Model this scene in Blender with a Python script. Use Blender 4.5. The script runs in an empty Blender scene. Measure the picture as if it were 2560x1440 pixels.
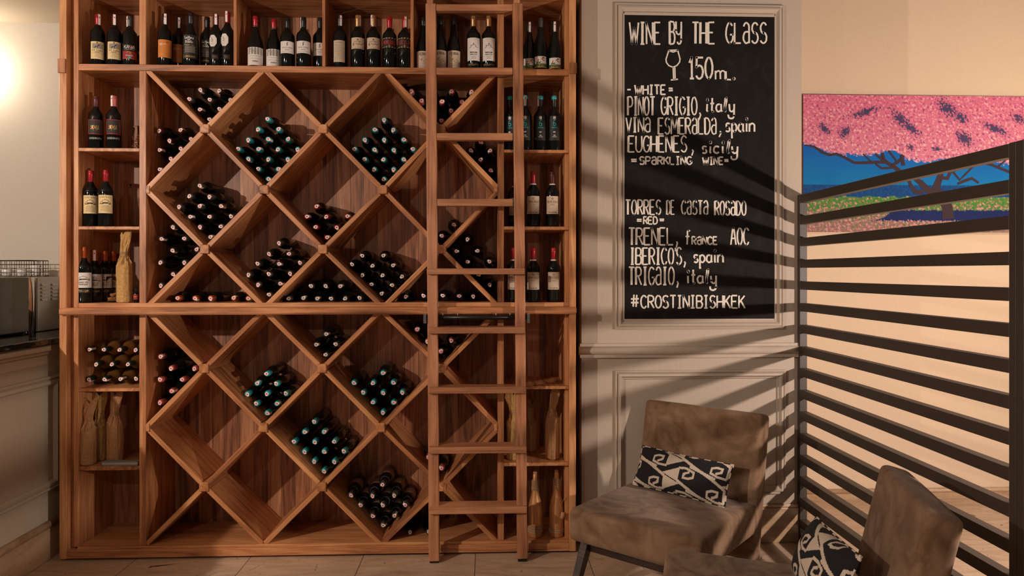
import bpy, bmesh, math, random
from mathutils import Vector, Matrix, Quaternion, noise
random.seed(7)
S = bpy.context.scene
C = S.collection
PI = math.pi

# ------------------------------------------------------------------ camera
F, H, TH = 1707.0, 1.68, math.radians(2.2)
cs, sn = math.cos(TH), math.sin(TH)
cam_d = bpy.data.cameras.new('camera')
cam = bpy.data.objects.new('camera', cam_d); C.objects.link(cam)
cam.location = (0, 0, H); cam.rotation_euler = (PI/2, 0, -TH)
cam_d.sensor_width = 36; cam_d.lens = 36*F/2560
cam_d.shift_y = -40/2560; cam_d.clip_start = .05
S.camera = cam

# ------------------------------------------------------------------ world, lamps, exposure
w = bpy.data.worlds.new('world'); S.world = w; w.use_nodes = True
w.node_tree.nodes['Background'].inputs[0].default_value = (1.0, .86, .76, 1)
w.node_tree.nodes['Background'].inputs[1].default_value = .085
S.view_settings.view_transform = 'Standard'; S.view_settings.look = 'None'
S.view_settings.exposure = 0.0; S.view_settings.gamma = 1.0; S.view_settings.use_curve_mapping = False

def lamp(name, loc, power, col, radius):
    d = bpy.data.lights.new(name, 'POINT'); d.energy = power; d.color = col; d.shadow_soft_size = radius
    o = bpy.data.objects.new(name, d); C.objects.link(o); o.location = loc
    return o
lamp('spotlight_left', (-3.6, .55, 2.75), 390, (1, .85, .73), .035)      # ceiling track lamp, left
lamp('spotlight_middle', (-1.6, .2, 2.55), 34, (1, .80, .66), .05)         # ceiling track lamp, middle
lamp('lamp_behind_screen', (3.14, 1.7, 1.53), 290, (1, .83, .72), .035)    # table lamp beyond the slatted screen
lamp('lamp_in_recess', (4.4, 3.6, 2.6), 40, (1, .78, .58), .12)           # lamp in the bay right of the frame
lamp('wall_sconce_left', (-3.42, 4.60, 3.02), 12, (1, .86, .68), .03)      # sconce left of the frame

# ------------------------------------------------------------------ photo pixel -> point on a plane of known depth
def at(x, y, Y):
    u = (x-1280)/F; v = (680-y)/F
    dx = sn+cs*u; dy = cs-sn*u; t = Y/dy
    return Vector((dx*t, Y, H+v*t))
def ax(x, Y): return at(x, 680, Y).x
def az(y, Y, x=700): return at(x, y, Y).z

# ------------------------------------------------------------------ materials
def srgb(r, g, b):
    f = lambda c: (c/12.92 if c <= .04045 else ((c+.055)/1.055)**2.4)
    return (f(r/255), f(g/255), f(b/255), 1)
MATS = {}
class NT:
    def __init__(s, name):
        s.m = bpy.data.materials.new(name); s.m.use_nodes = True
        s.t = s.m.node_tree; s.b = s.t.nodes['Principled BSDF']
    def n(s, kind, **kw):
        nd = s.t.nodes.new(kind)
        for k, v in kw.items(): setattr(nd, k, v)
        return nd
    def l(s, a, b): s.t.links.new(a, b)
    def ramp(s, fac, stops):
        r = s.n('ShaderNodeValToRGB'); e = r.color_ramp.elements
        while len(e) < len(stops): e.new(.5)
        for q, (p, c) in zip(e, stops): q.position = p; q.color = c
        s.l(fac, r.inputs[0]); return r.outputs[0]
    def noise(s, vec, scale, detail=4, dist=0, rough=.5):
        q = s.n('ShaderNodeTexNoise'); q.inputs['Scale'].default_value = scale; q.inputs['Detail'].default_value = detail
        q.inputs['Distortion'].default_value = dist; q.inputs['Roughness'].default_value = rough
        if vec is not None: s.l(vec, q.inputs['Vector'])
        return q.outputs['Fac']
    def mapping(s, vec, scale=(1,1,1), loc=(0,0,0)):
        q = s.n('ShaderNodeMapping'); q.inputs['Scale'].default_value = scale; q.inputs['Location'].default_value = loc
        s.l(vec, q.inputs['Vector']); return q.outputs[0]
    def math(s, op, a, b=None):
        q = s.n('ShaderNodeMath', operation=op)
        for i, v in enumerate((a, b)):
            if v is None: continue
            if isinstance(v, (int, float)): q.inputs[i].default_value = v
            else: s.l(v, q.inputs[i])
        return q.outputs[0]
    def mix(s, fac, a, b, blend='MIX'):
        q = s.n('ShaderNodeMix', data_type='RGBA', blend_type=blend)
        for i, v in ((0, fac), (6, a), (7, b)):
            if isinstance(v, (int, float, tuple)): q.inputs[i].default_value = v
            else: s.l(v, q.inputs[i])
        return q.outputs[2]
    def bump(s, h, strength=.2, dist=.01):
        q = s.n('ShaderNodeBump'); q.inputs['Strength'].default_value = strength; q.inputs['Distance'].default_value = dist
        s.l(h, q.inputs['Height']); s.l(q.outputs[0], s.b.inputs['Normal'])
    def set(s, **kw):
        for k, v in kw.items(): s.b.inputs[k.replace('_', ' ')].default_value = v
        return s
def plain(name, col, rough=.5, metal=0, **kw):
    if name in MATS: return MATS[name]
    q = NT(name); tc = q.n('ShaderNodeTexCoord').outputs['Object']
    nz = q.noise(tc, 40, 3)
    q.l(q.mix(nz, tuple(c*.88 for c in col[:3])+(1,), tuple(min(1, c*1.1) for c in col[:3])+(1,)), q.b.inputs['Base Color'])
    q.set(Roughness=rough, Metallic=metal, **kw)
    MATS[name] = q.m; return q.m

def wood_mat(name, dark, mid, light, rough=.42):
    q = NT(name); tc = q.n('ShaderNodeTexCoord').outputs['Object']
    oi = q.n('ShaderNodeObjectInfo').outputs['Random']
    off = q.n('ShaderNodeCombineXYZ')
    for i, k in enumerate((31.0, 17.0, 23.0)): q.l(q.math('MULTIPLY', oi, k), off.inputs[i])
    va = q.n('ShaderNodeVectorMath', operation='ADD'); q.l(tc, va.inputs[0]); q.l(off.outputs[0], va.inputs[1])
    v = va.outputs[0]
    a = q.noise(q.mapping(v, (1.1, 16, 16)), 1.6, 6, 1.2, .55)
    f = q.noise(q.mapping(v, (5, 150, 150)), 1.5, 3, .2)
    k = q.noise(q.mapping(v, (1.5, 5, 5)), 2.0, 2, .4)
    g = q.math('ADD', q.math('ADD', q.math('MULTIPLY', a, .70), q.math('MULTIPLY', f, .20)), q.math('MULTIPLY', k, .22))
    g = q.math('ADD', g, q.math('MULTIPLY', q.math('SUBTRACT', oi, .5), .14))
    col = q.ramp(g, [(.34, dark), (.54, mid), (.76, light)])
    q.l(col, q.b.inputs['Base Color']); q.set(Roughness=rough, Specular_IOR_Level=.4)
    q.bump(f, .12, .004)
    return q.m
WOOD = wood_mat('walnut_board', srgb(98, 58, 34), srgb(182, 120, 77), srgb(216, 160, 108))
LADDER = wood_mat('walnut_ladder', srgb(106, 66, 44), srgb(172, 116, 82), srgb(200, 144, 106))
LEGWOOD = wood_mat('dark_leg_wood', srgb(30, 18, 13), srgb(52, 34, 26), srgb(78, 54, 42), .35)

def plank_mat():
    q = NT('walnut_planks'); tc = q.n('ShaderNodeTexCoord').outputs['Object']
    sp = q.n('ShaderNodeSeparateXYZ'); q.l(tc, sp.inputs[0])
    i = q.math('FLOOR', q.math('MULTIPLY', sp.outputs[0], 1/.088))
    wn = q.n('ShaderNodeTexWhiteNoise', noise_dimensions='1D'); q.l(i, wn.inputs['W'])
    off = q.n('ShaderNodeCombineXYZ'); q.l(q.math('MULTIPLY', wn.outputs[0], 40), off.inputs[2]); q.l(q.math('MULTIPLY', wn.outputs[0], 9), off.inputs[0])
    va = q.n('ShaderNodeVectorMath', operation='ADD'); q.l(tc, va.inputs[0]); q.l(off.outputs[0], va.inputs[1])
    a = q.noise(q.mapping(va.outputs[0], (13, 13, 1.0)), 1.7, 6, 1.3)
    f = q.noise(q.mapping(va.outputs[0], (140, 140, 5)), 1.4, 3, .2)
    g = q.math('ADD', q.math('MULTIPLY', a, .75), q.math('MULTIPLY', f, .25))
    g = q.math('ADD', g, q.math('MULTIPLY', q.math('SUBTRACT', wn.outputs[0], .5), .22))
    col = q.ramp(g, [(.28, srgb(84, 48, 30)), (.49, srgb(156, 100, 66)), (.78, srgb(208, 154, 112))])
    fr = q.math('FRACT', q.math('MULTIPLY', sp.outputs[0], 1/.088))
    gap = q.math('LESS_THAN', fr, .022)
    q.l(q.mix(gap, col, srgb(50, 28, 18)), q.b.inputs['Base Color'])
    q.set(Roughness=.5); q.bump(f, .1, .004); return q.m
PLANKS = plank_mat()

def paint_mat(name, col, rough=.6, vert=True, amt=.05):
    q = NT(name); tc = q.n('ShaderNodeTexCoord').outputs['Object']
    f = q.noise(q.mapping(tc, (60, 60, 4) if vert else (40, 40, 40)), 2.2, 4, .3)
    k = q.noise(tc, 1.3, 3)
    g = q.math('ADD', q.math('MULTIPLY', f, .7), q.math('MULTIPLY', k, .3))
    lo = tuple(c*(1-amt) for c in col[:3])+(1,); hi = tuple(min(1, c*(1+amt)) for c in col[:3])+(1,)
    q.l(q.ramp(g, [(.3, lo), (.7, hi)]), q.b.inputs['Base Color'])
    q.set(Roughness=rough, Specular_IOR_Level=.25); q.bump(f, .08, .003); return q.m
GREIGE = paint_mat('greige_wood_paint', srgb(184, 168, 152))
COUNTERP = paint_mat('counter_paint', srgb(184, 170, 150))
LEFTWALL = paint_mat('left_wall_paint', srgb(188, 180, 168), .8, False, .05)
CREAM = paint_mat('cream_wall_paint', srgb(226, 200, 172), .75, False, .04)
SOFFIT = paint_mat('soffit_paint', srgb(190, 176, 158), .85, False, .04)

def stone_mat(name, a, b, c):
    q = NT(name); tc = q.n('ShaderNodeTexCoord').outputs['Object']
    k = q.noise(q.mapping(tc, (1.2, 5, 5)), 2.4, 6, .8); f = q.noise(tc, 60, 3)
    g = q.math('ADD', q.math('MULTIPLY', k, .75), q.math('MULTIPLY', f, .25))
    q.l(q.ramp(g, [(.3, a), (.5, b), (.72, c)]), q.b.inputs['Base Color']); q.set(Roughness=.4); q.bump(f, .05, .002); return q.m
BASESTONE = stone_mat('baseboard_stone', srgb(160, 128, 98), srgb(188, 156, 124), srgb(206, 176, 144))

def floor_mat():
    q = NT('travertine_tiles'); tc = q.n('ShaderNodeTexCoord').outputs['Object']
    sp = q.n('ShaderNodeSeparateXYZ'); q.l(tc, sp.inputs[0])
    T = .661
    lines = []; ids = []
    for ch, o in ((0, .064), (1, .33)):
        v = q.math('DIVIDE', q.math('ADD', sp.outputs[ch], o+T*20), T)
        fr = q.math('FRACT', v); lines.append(q.math('LESS_THAN', fr, .0065)); ids.append(q.math('FLOOR', v))
    idc = q.n('ShaderNodeCombineXYZ'); q.l(ids[0], idc.inputs[0]); q.l(ids[1], idc.inputs[1])
    wn = q.n('ShaderNodeTexWhiteNoise', noise_dimensions='2D'); q.l(idc.outputs[0], wn.inputs['Vector'])
    off = q.n('ShaderNodeVectorMath', operation='SCALE'); q.l(wn.outputs['Color'], off.inputs[0]); off.inputs['Scale'].default_value = 30
    va = q.n('ShaderNodeVectorMath', operation='ADD'); q.l(tc, va.inputs[0]); q.l(off.outputs[0], va.inputs[1])
    k = q.noise(q.mapping(va.outputs[0], (1.5, 7, 3)), 2.0, 7, 1.0, .6); f = q.noise(va.outputs[0], 70, 4)
    g = q.math('ADD', q.math('MULTIPLY', k, .8), q.math('MULTIPLY', f, .2))
    col = q.ramp(g, [(.28, srgb(158, 128, 102)), (.5, srgb(192, 164, 138)), (.75, srgb(214, 190, 166))])
    vo = q.n('ShaderNodeTexVoronoi', feature='DISTANCE_TO_EDGE'); q.l(q.mapping(va.outputs[0], (2.2, 5, 2)), vo.inputs['Vector']); vo.inputs['Scale'].default_value = 1.5
    crack = q.math('MULTIPLY', q.math('LESS_THAN', vo.outputs['Distance'], .006), q.math('GREATER_THAN', k, .55))
    ln = q.math('MAXIMUM', q.math('MAXIMUM', lines[0], lines[1]), crack)
    q.l(q.mix(ln, col, srgb(84, 62, 48)), q.b.inputs['Base Color']); q.set(Roughness=.34); q.bump(f, .04, .002); return q.m
FLOOR = floor_mat()

def suede_mat():
    q = NT('brown_suede'); tc = q.n('ShaderNodeTexCoord').outputs['Object']
    a = q.noise(q.mapping(tc, (1, 1.6, 1)), 5.5, 3, 1.6); f = q.noise(tc, 320, 2); k = q.noise(tc, 22, 4, .5)
    g = q.math('ADD', q.math('MULTIPLY', a, .72), q.math('ADD', q.math('MULTIPLY', f, .16), q.math('MULTIPLY', k, .12)))
    q.l(q.ramp(g, [(.34, srgb(95, 71, 52)), (.48, srgb(123, 96, 74)), (.66, srgb(143, 116, 92))]), q.b.inputs['Base Color'])
    q.set(Roughness=.95, Specular_IOR_Level=.1, Sheen_Weight=.12, Sheen_Roughness=.5); q.bump(f, .12, .002); return q.m
SUEDE = suede_mat()

def glass_dark(name, col, rough=.06):
    if name in MATS: return MATS[name]
    q = NT(name); tc = q.n('ShaderNodeTexCoord').outputs['Object']
    nz = q.noise(tc, 9, 2)
    q.l(q.mix(nz, tuple(c*.7 for c in col[:3])+(1,), col), q.b.inputs['Base Color'])
    q.set(Roughness=rough, Specular_IOR_Level=.35); MATS[name] = q.m; return q.m
GLASS = glass_dark('dark_bottle_glass', (.006, .007, .006, 1))
AMBER = NT('amber_bottle_glass').set(Base_Color=(.34, .15, .04, 1), Roughness=.03, Transmission_Weight=.7, IOR=1.3).m
CLEAR = NT('clear_glass').set(Base_Color=(.95, .95, .93, 1), Roughness=.0, Transmission_Weight=1.0, IOR=1.12).m
STEEL = plain('brushed_steel', (.42, .40, .37, 1), .28, 1.0)
DOORGLASS = plain('dark_oven_glass', (.13, .12, .105, 1), .12, .55)
CHROME = plain('chrome', (.75, .72, .68, 1), .15, 1.0)
BLACKM = plain('black_metal', (.02, .018, .016, 1), .35, .3)
FENCE = plain('bronze_metal_paint', srgb(62, 52, 44), .5, 0)
STONE = plain('black_stone', (.012, .011, .011, 1), .08, 0)
WHITE = plain('white_ceramic', (.75, .73, .70, 1), .3)
WIRE = plain('wire', srgb(70, 60, 52), .4, .7)
KRAFT = paint_mat('kraft_paper', srgb(172, 128, 88), .85, False, .22)
NEWS = paint_mat('printed_paper', srgb(186, 146, 90), .8, False, .32)
TWINE = plain('jute_twine', srgb(176, 140, 104), .95)
GOLD = plain('gold_paint', srgb(206, 150, 98), .4, .45)
CORK = plain('cork', srgb(190, 140, 100), .9)
STAMPW = plain('stamp_paper', srgb(240, 226, 222), .6)
STAMPR = plain('stamp_red', srgb(204, 84, 84), .6)
STAMPG = plain('stamp_grey', srgb(120, 104, 100), .6)
PLINTH = plain('dark_plinth', srgb(60, 36, 24), .6)
TRIMEDGE = plain('board_edging', srgb(200, 184, 166), .6)
def chalk_mats():
    q = NT('chalkboard_black'); tc = q.n('ShaderNodeTexCoord').outputs['Object']
    a = q.noise(q.mapping(tc, (2, 1, 3)), 3, 6, 1.5, .65)
    q.l(q.ramp(a, [(.4, srgb(18, 15, 14)), (.62, srgb(26, 22, 20)), (.8, srgb(46, 40, 37))]), q.b.inputs['Base Color'])
    q.set(Roughness=.75, Specular_IOR_Level=.2)
    p = NT('white_chalk'); tc = p.n('ShaderNodeTexCoord').outputs['Object']
    a = p.noise(tc, 260, 3)
    p.l(p.ramp(a, [(.28, srgb(190, 178, 166)), (.5, srgb(230, 220, 208))]), p.b.inputs['Base Color']); p.set(Roughness=1.0)
    return q.m, p.m
BOARD, CHALK = chalk_mats()

# ------------------------------------------------------------------ mesh helpers
class MB:
    def __init__(s): s.v = []; s.f = []; s.mi = []; s.sm = []; s.m = 0; s.smooth = False
    def face(s, idx): s.f.append(idx); s.mi.append(s.m); s.sm.append(s.smooth)
    def box(s, a, b):
        x0, y0, z0 = a; x1, y1, z1 = b; o = len(s.v)
        s.v += [(x0,y0,z0),(x1,y0,z0),(x1,y1,z0),(x0,y1,z0),(x0,y0,z1),(x1,y0,z1),(x1,y1,z1),(x0,y1,z1)]
        for q in ((0,3,2,1),(4,5,6,7),(0,1,5,4),(1,2,6,5),(2,3,7,6),(3,0,4,7)): s.face([o+i for i in q])
    def hexa(s, pts):
        o = len(s.v); s.v += [tuple(p) for p in pts]
        for q in ((0,3,2,1),(4,5,6,7),(0,1,5,4),(1,2,6,5),(2,3,7,6),(3,0,4,7)): s.face([o+i for i in q])
    def lathe(s, prof, n=24, fn=None, cap=True):
        o = len(s.v); k = len(prof)
        for i in range(n):
            a = 2*PI*i/n
            for r, z in prof:
                p = Vector((r*math.cos(a), r*math.sin(a), z))
                if fn: p = fn(p, a)
                s.v.append(tuple(p))
        sm = s.smooth; s.smooth = True
        for i in range(n):
            for j in range(k-1):
                a = o+i*k+j; b = o+((i+1) % n)*k+j; s.face([a, b, b+1, a+1])
        s.smooth = sm
        if cap:
            if prof[0][0] > 1e-5: s.face([o+((n-i) % n)*k for i in range(n)])
            if prof[-1][0] > 1e-5: s.face([o+i*k+k-1 for i in range(n)])
    def tube(s, pts, r, n=6, closed=False):
        pts = [Vector(p) for p in pts]; o = len(s.v); m = len(pts)
        for i, p in enumerate(pts):
            d = (pts[(i+1) % m] if (closed or i < m-1) else p)-(pts[i-1] if (closed or i > 0) else p)
            d = d.normalized() if d.length else Vector((0,0,1))
            a = d.cross(Vector((0,0,1))); a = a.normalized() if a.length > .05 else d.cross(Vector((1,0,0))).normalized()
            b = d.cross(a)
            rr = r[i] if isinstance(r, (list, tuple)) else r
            for j in range(n):
                t = 2*PI*j/n; s.v.append(tuple(p+a*math.cos(t)*rr+b*math.sin(t)*rr))
        sm = s.smooth; s.smooth = True
        for i in range(m if closed else m-1):
            for j in range(n):
                s.face([o+i*n+j, o+i*n+(j+1) % n, o+((i+1) % m)*n+(j+1) % n, o+((i+1) % m)*n+j])
        s.smooth = sm
        if not closed:
            s.face([o+j for j in range(n)][::-1]); s.face([o+(m-1)*n+j for j in range(n)])
    def quad(s, pts):
        o = len(s.v); s.v += [tuple(p) for p in pts]; s.face(list(range(o, o+len(pts))))
    def mesh(s, name, mats):
        me = bpy.data.meshes.new(name); me.from_pydata(s.v, [], s.f); me.update()
        for m in (mats if isinstance(mats, (list, tuple)) else [mats]): me.materials.append(m)
        me.polygons.foreach_set('material_index', s.mi); me.polygons.foreach_set('use_smooth', s.sm)
        bm = bmesh.new(); bm.from_mesh(me); bmesh.ops.recalc_face_normals(bm, faces=bm.faces); bm.to_mesh(me); bm.free()
        return me
    def build(s, name, mats, parent=None, loc=(0,0,0), bevel=0, seg=2):
        return link(name, s.mesh(name, mats), parent, loc, bevel, seg)
def link(name, me, parent=None, loc=(0,0,0), bevel=0, seg=2):
    o = bpy.data.objects.new(name, me); C.objects.link(o)
    o.parent = parent; o.location = loc
    if bevel:
        b = o.modifiers.new('bevel', 'BEVEL'); b.width = bevel; b.segments = seg; b.limit_method = 'ANGLE'
    return o
def tag(o, label, cat, group=None):
    o['label'] = label; o['category'] = cat
    if group: o['group'] = group
    return o
def struct(o): o['kind'] = 'structure'; return o
def thing(name, loc, label, cat, group=None):
    o = bpy.data.objects.new(name, None); C.objects.link(o); o.location = loc; o.empty_display_size = .05
    return tag(o, label, cat, group)
def part_box(name, mat, parent, a, b, bevel=.002, seg=1):
    """axis-aligned box part given in world coordinates, centred object, grain along its longest side"""
    base = parent.location if parent else Vector((0,0,0))
    a = Vector(a); b = Vector(b); c = (a+b)/2; d = b-a
    dims = [abs(d.x), abs(d.y), abs(d.z)]; k = dims.index(max(dims))
    m = MB(); o = None
    if k == 0: m.box((-dims[0]/2, -dims[1]/2, -dims[2]/2), (dims[0]/2, dims[1]/2, dims[2]/2)); rot = (0,0,0)
    elif k == 2: m.box((-dims[2]/2, -dims[1]/2, -dims[0]/2), (dims[2]/2, dims[1]/2, dims[0]/2)); rot = (0, -PI/2, 0)
    else: m.box((-dims[1]/2, -dims[0]/2, -dims[2]/2), (dims[1]/2, dims[0]/2, dims[2]/2)); rot = (0, 0, PI/2)
    o = m.build(name, mat, parent, c-base, bevel, seg); o.rotation_euler = rot
    return o

# ------------------------------------------------------------------ stroke alphabet (for chalk and printed labels)
def arc(cx, cy, rx, ry, a0, a1, n=10):
    return [(cx+rx*math.cos(math.radians(a0+(a1-a0)*i/n)), cy+ry*math.sin(math.radians(a0+(a1-a0)*i/n))) for i in range(n+1)]
O_ = arc(.5, .5, .5, .5, 90, 450, 18)
G = {
 'A': [[(0,0),(.42,1),(.58,1),(1,0)], [(.18,.38),(.82,.38)]],
 'B': [[(0,0),(0,1)], [(0,1)]+arc(.55,.77,.4,.23,90,-90)+[(0,.54)], [(0,.54)]+arc(.6,.27,.4,.27,90,-90)+[(0,0)]],
 'C': [arc(.55,.5,.55,.5,40,320,14)],
 'D': [[(0,0),(0,1)], [(0,1)]+arc(.4,.5,.6,.5,90,-90,12)+[(0,0)]],
 'E': [[(0,0),(0,1)], [(0,1),(.95,1)], [(0,.52),(.75,.52)], [(0,0),(1,0)]],
 'F': [[(0,0),(0,1)], [(0,1),(.95,1)], [(0,.52),(.75,.52)]],
 'G': [arc(.55,.5,.55,.5,45,340,14)+[(1.02,.42),(.6,.42)]],
 'H': [[(0,0),(0,1)], [(1,0),(1,1)], [(0,.5),(1,.5)]],
 'I': [[(.5,0),(.5,1)], [(.1,1),(.9,1)], [(.1,0),(.9,0)]],
 'J': [[(.8,1),(.8,.25)]+arc(.45,.25,.35,.25,0,-160)],
 'K': [[(0,0),(0,1)], [(.95,1),(0,.42)], [(.3,.6),(1,0)]],
 'L': [[(0,1),(0,0),(.95,0)]],
 'M': [[(0,0),(.08,1),(.5,.3),(.92,1),(1,0)]],
 'N': [[(0,0),(0,1),(1,0),(1,1)]],
 'O': [O_],
 'P': [[(0,0),(0,1)], [(0,1)]+arc(.5,.73,.48,.27,90,-90)+[(0,.46)]],
 'Q': [O_, [(.6,.25),(1,-.05)]],
 'R': [[(0,0),(0,1)], [(0,1)]+arc(.5,.75,.45,.25,90,-90)+[(0,.5)], [(.4,.5),(1,0)]],
 'S': [arc(.52,.74,.45,.26,30,270,10)+arc(.48,.26,.48,.26,90,-150,10)],
 'T': [[(.5,0),(.5,1)], [(0,1),(1,1)]],
 'U': [[(0,1),(0,.3)]+arc(.5,.3,.5,.3,180,360)+[(1,1)]],
 'V': [[(0,1),(.5,0),(1,1)]],
 'W': [[(0,1),(.25,0),(.5,.75),(.75,0),(1,1)]],
 'X': [[(0,0),(1,1)], [(0,1),(1,0)]],
 'Y': [[(0,1),(0,.62)]+arc(.5,.62,.5,.2,180,360,6), [(1,1),(1,.2)]+arc(.6,.2,.4,.2,0,-150,6)],
 'Z': [[(0,1),(1,1),(0,0),(1,0)]],
 '0': [O_], '1': [[(.1,.75),(.55,1),(.55,0)], [(.2,0),(.95,0)]],
 '5': [[(.95,1),(.1,1),(.05,.55)]+arc(.45,.3,.5,.32,110,-150,12)],
 '6': [[(.85,.95)]+arc(.6,.5,.6,.5,100,200,8)+arc(.5,.28,.48,.28,190,550,14)],
 '9': [arc(.5,.72,.45,.28,0,360,14)+[(.95,.5),(.8,0)]],
 '#': [[(.3,0),(.38,1)], [(.65,0),(.73,1)], [(0,.66),(1,.66)], [(0,.34),(1,.34)]],
 ',': [[(.4,.12),(.6,.0),(.3,-.28)]], '.': [arc(.5,.07,.25,.07,0,360,8)], "'": [[(.4,1),(.3,.78)]],
 '-': [[(0,.5),(1,.5)]], '=': [[(0,.62),(1,.62)], [(0,.4),(1,.4)]],
 '@': [arc(.5,.72,.42,.28,160,0,8)+[(.92,0)], [(.92,.55)]+arc(.5,.28,.46,.28,80,280,12)+[(.92,.06)]],
 'a': [arc(.45,.27,.45,.27,60,320,12), [(.9,.55),(.9,.1),(1.05,0)]],
 'b': [[(.05,1),(.05,0)], arc(.5,.27,.45,.27,150,-150,12)],
 'g': [arc(.45,.27,.45,.27,60,320,12), [(.9,.55),(.88,-.2)]+arc(.45,-.2,.42,.2,0,-150,8)],
 'h': [[(0,1),(0,0)], [(0,.38)]+arc(.5,.33,.45,.22,150,0,8)+[(.95,0)]],
 'c': [arc(.5,.28,.48,.28,40,320,12)], 'd': [arc(.45,.27,.45,.27,50,310,12), [(.9,1),(.9,0)]],
 'e': [[(.05,.28),(.92,.3)]+arc(.5,.28,.45,.28,5,310,12)],
 'f': [[(.9,.95)]+arc(.6,.8,.22,.2,80,180,6)+[(.35,-.05)], [(0,.55),(.8,.55)]],
 'i': [[(.5,.55),(.45,.08),(.7,0)], arc(.6,.85,.2,.07,0,360,8)],
 'l': [[(.35,.08)]+[(.3,.4),(.5,.95),(.75,1.02),(.8,.8),(.4,.3),(.4,.05),(.7,0)]],
 'm': [[(0,.55),(0,0)], [(0,.4)]+arc(.27,.38,.23,.17,150,0,6)+[(.5,0)], [(.5,.4)]+arc(.75,.38,.25,.17,150,0,6)+[(1,0)]],
 'n': [[(0,.55),(0,0)], [(0,.38)]+arc(.5,.33,.45,.22,150,0,8)+[(.95,0)]],
 'o': [arc(.5,.28,.5,.28,90,450,14)],
 'p': [[(.05,.55),(.05,-.4)], arc(.5,.27,.45,.27,150,-150,12), [(-.1,-.4),(.25,-.4)]],
 'r': [[(.1,.55),(.1,0)], [(.1,.35)]+arc(.6,.3,.45,.25,150,70,6)],
 's': [arc(.52,.42,.4,.14,30,270,8)+arc(.48,.14,.44,.14,90,-150,8)],
 't': [[(.45,1),(.4,.12),(.6,0),(.85,.05)], [(0,.6),(.9,.6)]],
 'u': [[(0,.55),(0,.2)]+arc(.45,.2,.45,.2,180,360,8), [(.9,.55),(.9,0)]],
 'v': [[(0,.55),(.5,0),(1,.55)]],
 'y': [[(0,.55),(.05,.2)]+arc(.45,.2,.4,.2,180,340,6), [(.9,.55),(.85,-.3)]+arc(.35,-.3,.5,.22,0,-200,10)],
}
ADV = {'I': .75, 'i': .55, 'l': .75, 't': .75, ',': .55, '.': .4, "'": .35, ' ': .8, '1': .75, 'm': 1.5, 'W': 1.45, 'M': 1.3, '-': .6, '=': .6, 'f': .8, 's': .85, '#': 1.2}
def strokes(text):
    x = 0; out = []
    for ch in text:
        wd = ADV.get(ch, 1.0)
        for pl in G.get(ch, []): out.append([(x+px*wd, py) for px, py in pl])
        x += wd+.28
    return out, max(x-.28, .01)
def ribbon(mb, pts, w, mapf):
    """flat stroke of width w through 2D points, mapped into space by mapf(x, y)"""
    n = len(pts)
    if n < 2: return
    for i in range(1, n-1):
        ux, uy = pts[i][0]-pts[i-1][0], pts[i][1]-pts[i-1][1]; vx, vy = pts[i+1][0]-pts[i][0], pts[i+1][1]-pts[i][1]
        if ux*vx+uy*vy < .62*math.hypot(ux, uy)*math.hypot(vx, vy):
            d = math.hypot(vx, vy) or 1; e = math.hypot(ux, uy) or 1
            ribbon(mb, pts[:i]+[(pts[i][0]+ux/e*w*.4, pts[i][1]+uy/e*w*.4)], w, mapf)
            ribbon(mb, [(pts[i][0]-vx/d*w*.4, pts[i][1]-vy/d*w*.4)]+pts[i+1:], w, mapf); return
    L = []
    for i in range(n):
        a = pts[max(i-1, 0)]; b = pts[min(i+1, n-1)]
        dx, dy = b[0]-a[0], b[1]-a[1]; d = math.hypot(dx, dy) or 1
        nx, ny = -dy/d*w/2, dx/d*w/2
        if i == 0: e = (-(pts[1][0]-a[0])*0, 0)
        L.append(((pts[i][0]+nx, pts[i][1]+ny), (pts[i][0]-nx, pts[i][1]-ny)))
    o = len(mb.v)
    for p, q in L: mb.v += [tuple(mapf(*p)), tuple(mapf(*q))]
    for i in range(n-1): mb.face([o+2*i, o+2*i+1, o+2*i+3, o+2*i+2])

# ================================================================== SETTING
def slab(name, mat, a, b): return struct(part_box(name, mat, None, a, b, 0))
m = MB(); m.box((-6, -3, -.1), (7, 5.2, 0)); struct(m.build('floor', FLOOR))
YL = 4.75                                           # back wall at the left, behind counter and rack
XP0, XP1, YP, YR = ax(1454, 4.19), ax(2004, 4.19), 4.19, 4.95
m = MB(); m.box((-6, YL, 0), (XP0+.4, YL+.15, 3.37)); struct(m.build('wall_left', LEFTWALL))
m = MB(); m.box((-6, .5, 3.37), (XP0, 5.0, 3.5)); struct(m.build('ceiling', SOFFIT))
m = MB(); m.box((XP0, YP, 0), (XP1, 5.1, 4.2)); struct(m.build('wall_front', GREIGE))
m = MB(); m.box((XP1, YR, 0), (7, YR+.15, 4.2)); struct(m.build('wall_recess', CREAM))
# low bullnose baseboard in the recess
m = MB(); zt = .08
m.box((XP1, YR-.02, 0), (7, YR, zt-.02)); m.tube([(XP1, YR-.012, zt-.018), (7, YR-.012, zt-.018)], .018, 10); struct(m.build('baseboard_recess', BASESTONE))
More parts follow.
